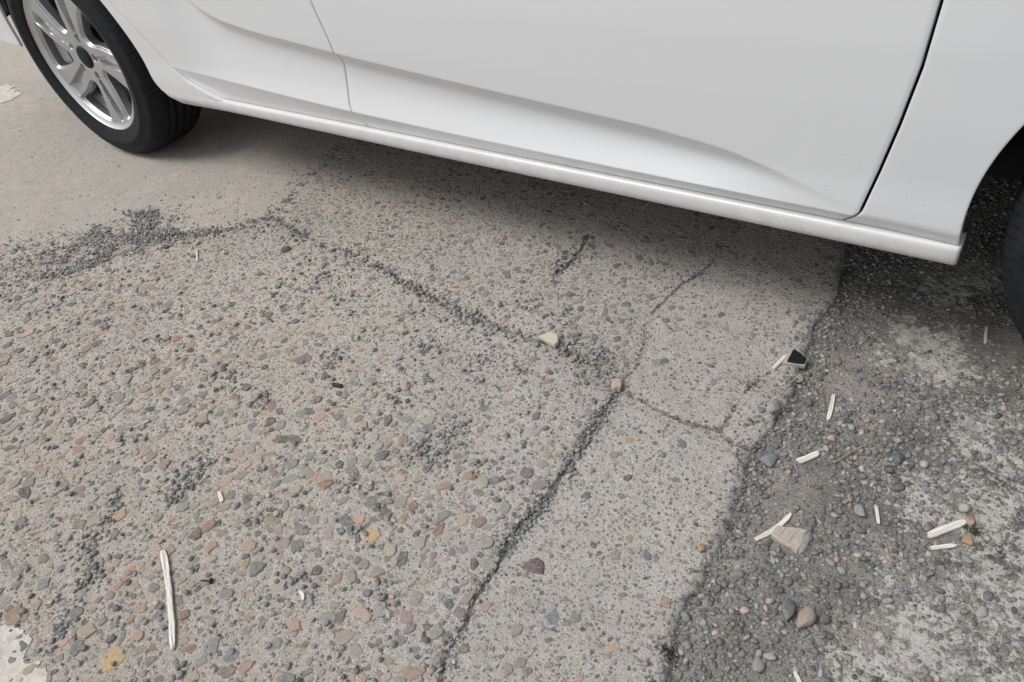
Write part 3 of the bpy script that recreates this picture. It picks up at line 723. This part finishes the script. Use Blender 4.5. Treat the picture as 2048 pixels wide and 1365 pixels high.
# bumpers, lids, roof and glass
def loft(name, secs, mat, n=24):
    """secs: list of (x, z_edge, y_edge, crown); surface from near edge to far edge"""
    P = np.zeros((len(secs), n, 3)); u = np.linspace(-1, 1, n)
    for i, (x, ze, ye, cr) in enumerate(secs):
        P[i, :, 0] = x+.10*(1-u*u)*(1 if x > 1.3 else -1)*0; P[i, :, 1] = CW/2+u*(CW/2-ye); P[i, :, 2] = ze+cr*(1-np.abs(u)**2.6)
    me = mesh_np(name, P.reshape(-1, 3), grid_faces(len(secs), n)); fix_normals(me); return link(name, me, mat, car)
yb = lambda x, z: float(Y(np.array([x]), np.array([z]))[0])
loft('bonnet', [(x, .90-.20*max(0, (x-2.7)/.75)**2, yb(x, .9)+.002, .085-.04*max(0, (x-2.7)/.75)) for x in np.linspace(2.2, 3.45, 16)], M['car'])
loft('boot_lid', [(x, .93, yb(x, .93)+.002, .10) for x in np.linspace(-.93, -.32, 8)], M['car'])
loft('front_bumper', [(3.45+.16*math.sin(a), .48-.24*math.cos(a)+.0, yb(3.45, .5)+.05*math.sin(a)*0, 0.0) for a in np.linspace(0, math.pi, 14)], M['car'])
loft('rear_bumper', [(-.93-.14*math.sin(a), .58-.35*math.cos(a), yb(-.93, .5), 0.0) for a in np.linspace(0, math.pi, 14)], M['car'])
loft('windscreen', [(2.2-.80*t, .91+.44*t+.05*math.sin(math.pi*t), .045+.21*t, .085-.02*t) for t in np.linspace(0, 1, 8)], M['glass'])
loft('roof', [(1.4-1.25*t, 1.35+.06*math.sin(math.pi*t), .255, .065) for t in np.linspace(0, 1, 10)], M['car'])
loft('rear_window', [(.15-.50*t, 1.35-.41*t+.03*math.sin(math.pi*t), .255-.20*t, .065+.03*t) for t in np.linspace(0, 1, 8)], M['glass'])
for s in (0, 1):
    for nm, x0, x1, t0, t1 in (('side_window', 1.10, 2.16, 1.06, 1.40), ('side_window', -.28, 1.06, .16, 1.04)):
        v = np.array([[(x0, .036, .945), (x1, .036, .945)], [(t0, .256, 1.352), (t1, .256, 1.352)]], float)
        P = np.zeros((8, 10, 3)); 
        for i in range(8):
            for j in range(10):
                a, b = i/7, j/9; P[i, j] = (1-a)*((1-b)*v[0, 0]+b*v[0, 1])+a*((1-b)*v[1, 0]+b*v[1, 1]); P[i, j, 1] -= .03*math.sin(math.pi*a)
        panel(nm, [P], s, M['glass'])
def box(name, x0, x1, y0, y1, z0, z1, mat, parent):
    V_ = [(x, y, z) for x in (x0, x1) for y in (y0, y1) for z in (z0, z1)]
    F_ = [(0, 1, 3, 2), (4, 6, 7, 5), (0, 4, 5, 1), (2, 3, 7, 6), (0, 2, 6, 4), (1, 5, 7, 3)]
    return link(name, mesh_py(name, V_, F_), mat, parent)
box('underbody', .40, 2.30, .058, CW-.058, .232, .262, M['dark'], car)
box('underbody', 2.30, 3.40, .30, CW-.30, .222, .50, M['dark'], car)
box('underbody', -.90, .40, .30, CW-.30, .245, .55, M['dark'], car)
for cx, R in ((0, ARC_R), (WB, ARC_F)):
    for s in (0, 1):
        a = np.linspace(-.20, math.pi+.10, 48); yy = np.array([.0145, .08, .20, .298]); rr = np.array([R-.001, R+.012, R+.02, R+.02])
        P = np.zeros((len(yy), len(a), 3))
        for i in range(len(yy)):
            P[i, :, 0] = cx+rr[i]*np.cos(a); P[i, :, 2] = RW+rr[i]*np.sin(a); P[i, :, 1] = yy[i]
        P = np.concatenate([P, np.stack([np.full(len(a), cx)+.15*np.cos(a), np.full(len(a), .2985), RW+.15*np.sin(a)], -1)[None]], 0)
        panel('wheel_arch_liner', [P], s, M['dark'])

# wheels
def alloy():
    t = NT('silver_alloy'); p = t.obj(); v = t.noise(p, 900, 2, .5)
    c = t.mix(t.ramp(t.noise(p, 14, 5, .7), (.35, 0.), (.75, .35)), (.50, .51, .52), (.38, .36, .33))
    return t.done(c, .40, t.bump(v, .0002, .3), Metallic=.9)
M['alloy'] = alloy()
def tyre_mat():
    t = NT('black_rubber'); p = t.obj(); s = t.new('ShaderNodeSeparateXYZ'); t.l(p, s.inputs[0])
    ang = t.math('ARCTAN2', s.outputs[0], s.outputs[2])
    rad = t.math('SQRT', t.math('ADD', t.math('MULTIPLY', s.outputs[0], s.outputs[0]), t.math('MULTIPLY', s.outputs[2], s.outputs[2])))
    wob = t.math('ADD', t.math('MULTIPLY', ang, 17.5), t.math('MULTIPLY', s.outputs[1], 22))
    f = t.math('FRACT', t.math('ADD', wob, 200)); slit = t.math('LESS_THAN', f, .15)
    sh = t.math('MULTIPLY', t.math('GREATER_THAN', rad, .297), t.math('MULTIPLY', slit, 1.0))
    nz = t.noise(p, 60, 6, .7)
    col = t.mix(t.ramp(nz, (.45, 0.), (.8, .4)), (.011, .012, .014), (.045, .043, .041))
    col = t.mix(sh, col, (.006, .006, .006))
    n = t.bump(t.math('SUBTRACT', 1.0, sh), .004, 1.0); n = t.bump(t.noise(p, 300, 4, .7), .0008, .6, n)
    return t.done(col, .8, n, Specular_IOR_Level=.2)
M['tyre'] = tyre_mat()
M['navy'] = simple('navy_cap', (.006, .009, .016), .5, .2, 80, Specular_IOR_Level=.15)
M['disc'] = simple('brake_steel', (.05, .048, .046), .6, .4, 90, Metallic=.4)
M['nut'] = simple('steel_nut', (.30, .30, .30), .35, .2, 200, Metallic=.9)
BOLT0 = 3.0
def rim_mesh():
    nr, nt = 124, 1080
    r = np.r_[np.linspace(.030, .20, 104), np.linspace(.2015, .2225, 20)]; th = np.linspace(0, 2*np.pi, nt, endpoint=False)
    R, T = np.meshgrid(r, th, indexing='ij')
    a = (np.degrees(T)-BOLT0+36) % 72 - 36            # degrees from the nearest bolt
    w = (np.degrees(T)-BOLT0) % 72                    # window is centred at +30
    # signed distance (mm) to the window: rounded wedge between r = .098 and .199
    cw = 30.5+9*(.15-R)/.1
    half = np.interp(R, [.06, .10, .15, .20], [5.0, 13.5, 18.0, 20.5])
    dth = (np.abs(w-cw)-half)*np.pi/180*R
    dr = np.maximum(.080-R, R-.1980)
    k = .016; hh = np.clip(.5+.5*(dth-dr)/k, 0, 1); sd = dth*hh+dr*(1-hh)+k*hh*(1-hh)
    hole = sd < 0
    y = np.interp(R, [.03, .045, .075, .12, .18, .200, .207, .214, .2185, .2225], [.018, .016, .014, .010, .006, .006, .004, .0, -.0045, -.001])
    spoke = (R < .203)
    y = y + spoke*(.010*(1-sstep(0, .0055, sd)) )                                          # bevel towards windows
    # groove that runs out from each bolt between the broad and the narrow arm
    ga = np.abs(a+2.0)*np.pi/180*R; gw = np.interp(R, [.05, .075, .12, .2], [.004, .0095, .0145, .0225])
    y = y + spoke*.019*(1-sstep(gw*.84, gw, ga))*sstep(.062, .080, R)*(1-sstep(.188, .199, R))
    # bolt pockets
    db = np.hypot(R*np.cos(np.radians(a))-.057, R*np.sin(np.radians(a)))
    y = y + .020*(1-sstep(.0095, .0125, db))
    V_ = np.stack([R*np.cos(T), y, R*np.sin(T)], -1).reshape(-1, 3)
    i = np.arange(nr*nt).reshape(nr, nt); j = np.roll(i, -1, 1)
    q = np.stack([i[:-1], i[1:], j[1:], j[:-1]], -1)
    km = ~(hole[:-1] & hole[1:] & np.roll(hole, -1, 1)[:-1] & np.roll(hole, -1, 1)[1:])
    q = q[km]
    # extrude window borders backwards for thickness
    e = np.concatenate([q[:, [0, 1]], q[:, [1, 2]], q[:, [2, 3]], q[:, [3, 0]]]); key = np.sort(e, 1); kk = key[:, 0].astype(np.int64)*10**7+key[:, 1]
    u, cnt, first = np.unique(kk, return_counts=True, return_index=True)[0:1][0], *[None]*2
    uu, inv, cn = np.unique(kk, return_inverse=True, return_counts=True); be = e[cn[inv] == 1]
    rr_ = np.hypot(V_[be[:, 0], 0], V_[be[:, 0], 2]); be = be[(rr_ > .04) & (rr_ < .215)]
    bu, bi = np.unique(be, return_inverse=True); back = V_[bu].copy(); back[:, 1] += .022; bi = bi.reshape(-1, 2)+len(V_)
    walls = np.stack([be[:, 1], be[:, 0], bi[:, 0], bi[:, 1]], -1)
    Vall = np.concatenate([V_, back]); F_ = np.concatenate([q, walls])
    # barrel behind the spokes
    n0 = len(Vall); t2 = np.linspace(0, 2*np.pi, 120, endpoint=False)
    bp = [(.2215, .0005), (.2035, .007), (.2015, .016), (.199, .030), (.196, .046), (.186, .056), (.184, .120), (.20, .17), (.215, .178)]
    B = np.array([[(rr*np.cos(t), yy, rr*np.sin(t)) for t in t2] for rr, yy in bp]).reshape(-1, 3)
    ib = np.arange(len(B)).reshape(len(bp), 120)+n0; jb = np.roll(ib, -1, 1)
    F_ = np.concatenate([F_, np.stack([ib[:-1], jb[:-1], jb[1:], ib[1:]], -1).reshape(-1, 4)])
    used, inv = np.unique(F_, return_inverse=True)
    me = mesh_np('wheel', np.concatenate([Vall, B])[used], inv.reshape(-1, 4)); fix_normals(me); me.set_sharp_from_angle(angle=math.radians(38)); return me
def revolve(name, prof, n=160, flat=None):
    t2 = np.linspace(0, 2*np.pi, n, endpoint=False); m = len(prof)
    P = np.array([[(r*np.cos(t), y, r*np.sin(t)) for t in t2] for r, y in prof])
    if flat is not None:
        low = np.clip((-P[..., 2]-flat), 0, 1); P[..., 2] = np.maximum(P[..., 2], -flat)
    i = np.arange(m*n).reshape(m, n); j = np.roll(i, -1, 1)
    return fix_normals(mesh_np(name, P.reshape(-1, 3), np.stack([i[:-1], j[:-1], j[1:], i[1:]], -1).reshape(-1, 4)))
def tyre_profile():
    half = [(.2125, .006), (.219, -.0005), (.2255, -.0045), (.2275, -.0085), (.231, -.0095), (.236, -.0125), (.252, -.0165), (.2535, -.0178), (.262, -.0182), (.2635, -.0172), (.277, -.0150), (.288, -.0095), (.2895, -.0098), (.298, -.0030), (.3045, .0060), (.3095, .0160), (.3125, .0270)]
    tread = [(.3135, .036)]
    for gy in (.046, .074, .102, .130):
        tread += [(.3150, gy-.0045), (.3082, gy-.0035), (.3082, gy+.0035), (.3150, gy+.0045)]
    h2 = [(r, .176-y) for r, y in half[::-1]]
    return half+tread+[(.3135, .140)]+h2
tyre_me = revolve('tyre', tyre_profile(), 220, .3118)
rim_me = rim_mesh()
cap_me = revolve('hub_cap', [(.0005, .0125), (.012, .0125), (.029, .0130), (.0325, .0145), (.0335, .020)], 60)
disc_me = revolve('brake_disc', [(.02, .052), (.07, .052), (.075, .070), (.148, .070), (.148, .092), (.02, .092)], 72)
back_me = revolve('brake_shield', [(.01, .100), (.183, .098)], 60)
nut_me = revolve('lug_nut', [(.0005, -.008), (.0055, -.008), (.0085, -.0055), (.0092, .012)], 6)
for cx in (0.0, WB):
    for s in (0, 1):
        w = link('wheel', rim_me, M['alloy'], car, (cx, CW if s else 0, RW))
        if s: w.rotation_euler = (0, 0, math.pi)
        elif cx > 1: w.rotation_euler = (0, .5, math.radians(0))
        link('tyre', tyre_me, M['tyre'], w); link('hub_cap', cap_me, M['navy'], w)
        link('brake_disc', disc_me, M['disc'], w); link('brake_shield', back_me, M['navy'], w)
        for k in range(5):
            a = math.radians(BOLT0+72*k); link('lug_nut', nut_me, M['nut'], w, (.057*math.cos(a), .0285, .057*math.sin(a)))

# ------------------------------------------------------------------ litter on the ground
def gz1(x, y): return float(ground(np.array([x]), np.array([y]))[0][0])
def wood_mat():
    t = NT('bare_splintered_wood'); p = t.obj()
    mp = t.new('ShaderNodeMapping'); mp.inputs['Scale'].default_value = (12, 420, 300); t.l(p, mp.inputs[0])
    v = t.noise(mp.outputs[0], 1.0, 4, .6)
    c = t.mix(t.ramp(v, (.36, 0.), (.6, 1.)), (.42, .385, .33), (.70, .68, .63))
    return t.done(c, .8, t.bump(v, .0012, .9), Specular_IOR_Level=.2)
M['wood'] = wood_mat()
def splinter(A, B, width, label, seed, thick=None, bend=0.0, lift=.0035):
    r = random.Random(seed); A = np.array(A); B = np.array(B); L = float(np.hypot(*(B-A))); a = math.atan2(B[1]-A[1], B[0]-A[0])
    n = max(7, int(L/.008)); th = thick or max(.0018, width*.30); bm = bmesh.new(); rings = []
    wl_ = width/2; wr_ = width/2
    for i in range(n+1):
        t = i/n; wl_ = max(width*.32, min(width*.6, wl_+r.gauss(0, width*.045))); wr_ = max(width*.32, min(width*.6, wr_+r.gauss(0, width*.045)))
        tp = min(1, .82+t*5, .62+(1-t)*5); off = bend*math.sin(math.pi*t)
        x = (t-.5)*L
        pts = [(x+r.gauss(0, .0012)*(i in (0, n)), off-wl_*tp, 0), (x, off-wl_*tp*.9, th*.75), (x+r.gauss(0, .003)*(i in (0, n)), off-wl_*.15, th*r.uniform(.92, 1.1)), (x, off+wr_*.35*tp, th*r.uniform(.7, 1.0)), (x+r.gauss(0, .002)*(i in (0, n)), off+wr_*tp*.95, th*.8), (x, off+wr_*tp, 0)]
        rings.append([bm.verts.new(p) for p in pts])
    m = len(rings[0])
    for q, w in zip(rings[:-1], rings[1:]):
        for k in range(m): bm.faces.new((q[k], q[(k+1) % m], w[(k+1) % m], w[k]))
    bm.faces.new(rings[0][::-1]); bm.faces.new(rings[-1]); bmesh.ops.recalc_face_normals(bm, faces=bm.faces)
    me = bpy.data.meshes.new('wood_splinter'); bm.to_mesh(me); bm.free()
    c = (A+B)/2; zc_ = max(gz1(*A), gz1(*c), gz1(*B))
    o = link('wood_splinter', me, M['wood'], None, (c[0], c[1], zc_+lift-.002), label=label, category='splinter'); o.rotation_euler = (0, 0, a); return o
for k, (A, B, w_, b_, lb) in enumerate([
    ((1.42, -.876), (1.577, -.97), .0100, .002, 'long pale wood splinter lying on the pebbly concrete near a nail'),
    ((1.405, -.751), (1.428, -.762), .0056, 0, 'tiny white wood chip on the pebbly slab'),
    ((1.674, -.811), (1.689, -.819), .0050, .002, 'tiny curled white chip on the slab between crack and long splinter'),
    ((.714, -.273), (.761, -.307), .0052, 0, 'thin wood sliver on concrete beside the gravel heap'),
    ((2.219, -.080), (2.228, -.137), .0066, .001, 'narrow forked white splinter on gravel below the black tile'),
    ((2.214, -.243), (2.236, -.212), .0095, 0, 'short wide white wood chip beside the blue grey stone'),
    ((2.209, -.405), (2.237, -.34), .0066, -.004, 'bent white splinter touching the beige tile fragment'),
    ((2.336, -.269), (2.348, -.299), .0042, 0, 'thin upright grey white sliver in the middle of the gravel'),
    ((2.411, -.287), (2.447, -.240), .0105, 0, 'wide pointed pale splinter beside the pink stone'),
    ((2.417, -.307), (2.444, -.286), .0058, 0, 'small blunt pale splinter below the wide pointed one'),
    ((2.114, -.073), (2.121, -.034), .0062, 0, 'white splinter leaning on the black glazed tile piece'),
    ((2.398, .193), (2.404, .149), .0050, 0, 'greyish sliver on the dark ground beside the front tyre'),
    ((2.318, -.563), (2.338, -.582), .0045, 0, 'small pale sliver at the low end of the gravel patch'),
    ((1.670, .300), (1.674, .335), .0036, 0, 'faint sliver in the shade under the sill')]):
    splinter(A, B, w_, lb, 50+k, None, b_, .0042)

def prism(poly, th, bev=.0008, jit=.0, seed=0, sub=1, rough=.0006):
    """broken flat piece: polygon with its upper edge bevelled"""
    r = random.Random(seed); P = np.array(poly); c = P.mean(0)
    if sub > 1:
        Q = []
        for i in range(len(P)):
            for k in range(sub): Q.append(P[i]+(P[(i+1) % len(P)]-P[i])*k/sub+np.array([r.gauss(0, rough), r.gauss(0, rough)]))
        P = np.array(Q)
    n = len(P); V_ = []
    area = sum(P[i, 0]*P[(i+1) % n, 1]-P[(i+1) % n, 0]*P[i, 1] for i in range(n))
    if area < 0: P = P[::-1]
    for z, s in ((0, 1.0), (th-bev, 1.0), (th, 1-bev/.02)):
        for p in P: q = c+(p-c)*s; V_.append((q[0]-c[0]+r.gauss(0, jit), q[1]-c[1]+r.gauss(0, jit), z))
    F_ = [tuple(range(n))[::-1], tuple(range(2*n, 3*n))]
    for a in (0, n): F_ += [(a+i, a+(i+1) % n, a+n+(i+1) % n, a+n+i) for i in range(n)]
    return V_, F_, c
M['tile'] = simple('beige_fired_clay', (.37, .32, .27), .75, .35, 160, .0008)
M['mortar'] = simple('grey_mortar', (.27, .265, .265), .9, .6, 260, .004)
M['black'] = simple('black_glaze', (.014, .016, .020), .28, .25, 300, .0008)
M['pale'] = simple('pale_fired_clay', (.46, .41, .35), .8, .2, 160, .001)
M['terra'] = simple('terracotta', (.40, .31, .25), .8, .3, 160, .0012)
M['rust'] = simple('rusty_iron', (.045, .032, .026), .75, .5, 300, .001, Metallic=.3)
# beige tile with raised ribs and a lump of mortar
tp = [(2.2235, -.390), (2.228, -.3715), (2.252, -.3625), (2.268, -.3575), (2.2655, -.3995)]
v, f, c = prism(tp, .009, .0016, .0002, 2, 5, .0007); z0 = gz1(*c)-.002
tile = link('tile_fragment', mesh_py('tile_fragment', v, f), M['tile'], None, (c[0], c[1], z0), label='beige tile fragment with raised ribs and grey mortar end', category='tile'); tile.rotation_euler = (.05, .06, 0)
for (a, b) in (((2.2335, -.3895), (2.2375, -.3715)), ((2.2485, -.3915), (2.2515, -.3685)), ((2.2345, -.3885), (2.2480, -.3925))):
    a = np.array(a)-c; b = np.array(b)-c; d = (b-a)/np.hypot(*(b-a)); nn = np.array([-d[1], d[0]])*.0013
    pv, pf, pc = prism([tuple(a+nn), tuple(a-nn), tuple(b-nn), tuple(b+nn)], .0018, .0006)
    link('rib', mesh_py('rib', pv, pf), M['tile'], tile, (pc[0], pc[1], .0082))
bmv, bmf = ico(3); r_ = np.random.default_rng(5)
mv = bmv*np.array([.0065, .0225, .0062])*(1+r_.normal(0, .12, (len(bmv), 1)))
mo = link('mortar_lump', mesh_np('mortar_lump', mv, bmf), M['mortar'], tile, (2.2695-c[0], -.3785-c[1], .0042)); mo.rotation_euler = (0, 0, -.07)
# chip of pale tile by the crack
v, f, c = prism([(1.697, -.187), (1.710, -.166), (1.730, -.168), (1.738, -.179), (1.738, -.193)], .010, .0016, .0003, 3, 4, .0006)
o = link('tile_chip', mesh_py('tile_chip', v, f), M['pale'], None, (c[0], c[1], gz1(*c)+.005), label='pale beige flat tile chip resting on gravel in the crack', category='tile'); o.rotation_euler = (.12, .05, 0)
v, f, c = prism([(1.876, -.224), (1.889, -.216), (1.898, -.228), (1.899, -.236), (1.887, -.243)], .013, .003, .0004, 4, 3, .0007)
o = link('brick_chip', mesh_py('brick_chip', v, f), M['terra'], None, (c[0], c[1], gz1(*c)+.002), label='rounded pinkish brick chip where the cracks meet', category='brick chip'); o.rotation_euler = (-.06, .08, 0)
bp_ = [(2.1225, -.013), (2.156, -.026), (2.159, -.043), (2.122, -.0555)]
v, f, c = prism(bp_, .0085, .0008, .0001, 3, 4, .0005); z0 = max(gz1(*c), gz1(2.13, -.03))
blk = link('tile_piece', mesh_py('tile_piece', v, f), M['tile'], None, (c[0], c[1], z0-.001), label='broken tile piece with black glazed face at the slab edge', category='tile'); blk.rotation_euler = (.10, .10, 0)
bi_ = [(2.1285, -.016), (2.155, -.0275), (2.157, -.0415), (2.1275, -.0505)]
pv, pf, pc = prism(bi_, .0012, .0003, 0, 6, 4, .0007)
link('glaze', mesh_py('glaze', pv, pf), M['black'], blk, (pc[0]-c[0], pc[1]-c[1], .0086))
hp = np.array(HEART); hc = hp.mean(0); hv = []
for zz, sc in ((-.004, 1.0), (.0008, .985), (.0020, .88), (.0026, .5)): hv += [((x-hc[0])*sc, (y-hc[1])*sc, zz) for x, y in HEART]
hv.append((0, 0, .0027)); nh = len(HEART); hf = [(r*nh+k, r*nh+(k+1) % nh, (r+1)*nh+(k+1) % nh, (r+1)*nh+k) for r in range(3) for k in range(nh)]+[(3*nh+k, 3*nh+(k+1) % nh, 4*nh) for k in range(nh)]
hm = fix_normals(mesh_py('pebble', hv, hf, True)); set_color(hm, np.repeat(np.array([srgb(88, 72, 76)]), len(hv), 0))
link('pebble', hm, M['pebble'], SLAB[5], (hc[0], hc[1], gz1(*hc)), label='large smooth purple pebble set in the grey slab')
# bolt, nail
def rod(name, prof, n=10):
    me = revolve(name, prof, n); return me
prof = [(.0003, 0)]+[(.0036+(.0007 if i % 2 else 0), .0012*i) for i in range(1, 18)]+[(.0003, .0216)]
o = link('threaded_bolt', rod('threaded_bolt', prof, 12), M['rust'], None, (1.403, -.468, gz1(1.413, -.465)+.0042), label='short dark threaded bolt lying on the pebbly concrete', category='bolt'); o.rotation_euler = (0, 0, math.atan2(.005, .021)-math.pi/2)
o = link('nail', rod('nail', [(.0003, 0), (.0013, .003), (.0015, .019), (.0048, .0192), (.0048, .0213), (.0003, .0216)], 12), M['rust'], None, (1.519, -.879, gz1(1.53, -.875)+.003), label='dark flat headed nail lying near the long splinter', category='nail'); o.rotation_euler = (0, 0, math.atan2(.009, .018)-math.pi/2)
# dry stem
def tube(name, pts, rad, mat, **kw):
    pts = np.array(pts); n = 6; V_ = []; F_ = []
    for i, p in enumerate(pts):
        d = pts[min(i+1, len(pts)-1)]-pts[max(i-1, 0)]; d = d/np.linalg.norm(d); s_ = np.cross(d, (0, 0, 1)); s_ /= np.linalg.norm(s_); u_ = np.cross(s_, d)
        for k in range(n): V_.append(p+rad*(1-.4*i/len(pts))*(math.cos(2*math.pi*k/n)*s_+math.sin(2*math.pi*k/n)*u_))
    for i in range(len(pts)-1):
        for k in range(n): F_.append((i*n+k, i*n+(k+1) % n, (i+1)*n+(k+1) % n, (i+1)*n+k))
    c = pts.mean(0); me = mesh_py(name, np.array(V_)-c, F_, True); return link(name, me, mat, kw.pop('parent', None), tuple(c), **kw)
M['straw'] = simple('dry_straw', (.34, .235, .12), .8, .3, 200)
xs = np.linspace(0, 1, 10)
tube('dry_stem', [(2.262+.045*t, -.224+.082*t+.003*math.sin(5*t), gz1(2.262+.045*t, -.224+.082*t)*.3-.004+.002) for t in xs], .0011, M['straw'], label='thin brown dry grass stem lying across the gravel', category='stem')
M['moss'] = simple('moss', (.075, .085, .035), .95, .5, 300, .003)
M['leaf'] = simple('dry_leaf_scrap', (.05, .10, .06), .7, .4, 200)
M['blue'] = simple('blue_plastic', (.06, .10, .16), .5, .3, 200)
def tuft(x, y, spread, n, h, mat, label, seed):
    """small tufts of moss and weed growing in a crack: many short blades in one object"""
    r = np.random.default_rng(seed); X = x+r.normal(0, spread, n); Y_ = y+r.normal(0, spread*.7, n); Z = ground(X, Y_)[0]
    a = r.uniform(0, 6.28, n); L = h*r.uniform(.5, 1.3, n); w = .0009; lean = r.uniform(.2, 1.2, n)
    b1 = np.stack([X-w*np.sin(a), Y_+w*np.cos(a), Z-.0006], -1); b2 = np.stack([X+w*np.sin(a), Y_-w*np.cos(a), Z-.0006], -1)
    mid = np.stack([X+np.cos(a)*L*.4*lean, Y_+np.sin(a)*L*.4*lean, Z+L*.6], -1); tip = np.stack([X+np.cos(a)*L*lean, Y_+np.sin(a)*L*lean, Z+L*.75], -1)
    c = np.array([x, y, 0]); V_ = np.stack([b1, b2, mid, tip], 1).reshape(-1, 3)-c
    F_ = (np.array([[0, 1, 2], [0, 2, 3]])[None]+(np.arange(n)*4)[:, None, None]).reshape(-1, 3)
    link('moss_tuft', mesh_np('moss_tuft', V_, F_), mat, None, tuple(c), label=label, category='moss', kind='stuff')
for k, (x, y, sp, n, h, lb) in enumerate([(2.176, -.618, .010, 160, .006, 'green moss in the joint at the slab foot'), (2.460, -.250, .006, 90, .006, 'dark moss clump beside the orange tan stone'), (2.092, -.122, .016, 220, .003, 'dry yellowish moss smear on the grey slab'),
                                          (1.842, -.200, .030, 420, .004, 'dry olive moss between stones where cracks meet'), (2.141, .246, .010, 70, .007, 'small green weed in the shaded slab joint'), (2.184, -.517, .010, 90, .004, 'thin moss along the slab edge'), (1.77, -.175, .022, 200, .004, 'dry moss around the pale tile chip')]):
    tuft(x, y, sp, n, h, M['moss'], lb, 300+k)
tube('plastic_scrap', [(1.690+.002*i, -.327-.001*i+.001*(i % 2), gz1(1.694, -.328)+.002+.001*math.sin(i)) for i in range(9)], .0016, M['blue'], label='small twisted blue plastic scrap on the pebbly slab', category='plastic scrap')
v, f, c = prism([(1.098, -.688), (1.107, -.680), (1.116, -.684), (1.112, -.693), (1.102, -.694)], .0012, .0003, .0008, 8)
link('leaf_scrap', mesh_py('leaf_scrap', v, f), M['leaf'], None, (c[0], c[1], gz1(*c)+.001), label='tiny green leaf scrap on the pebbly concrete', category='leaf')
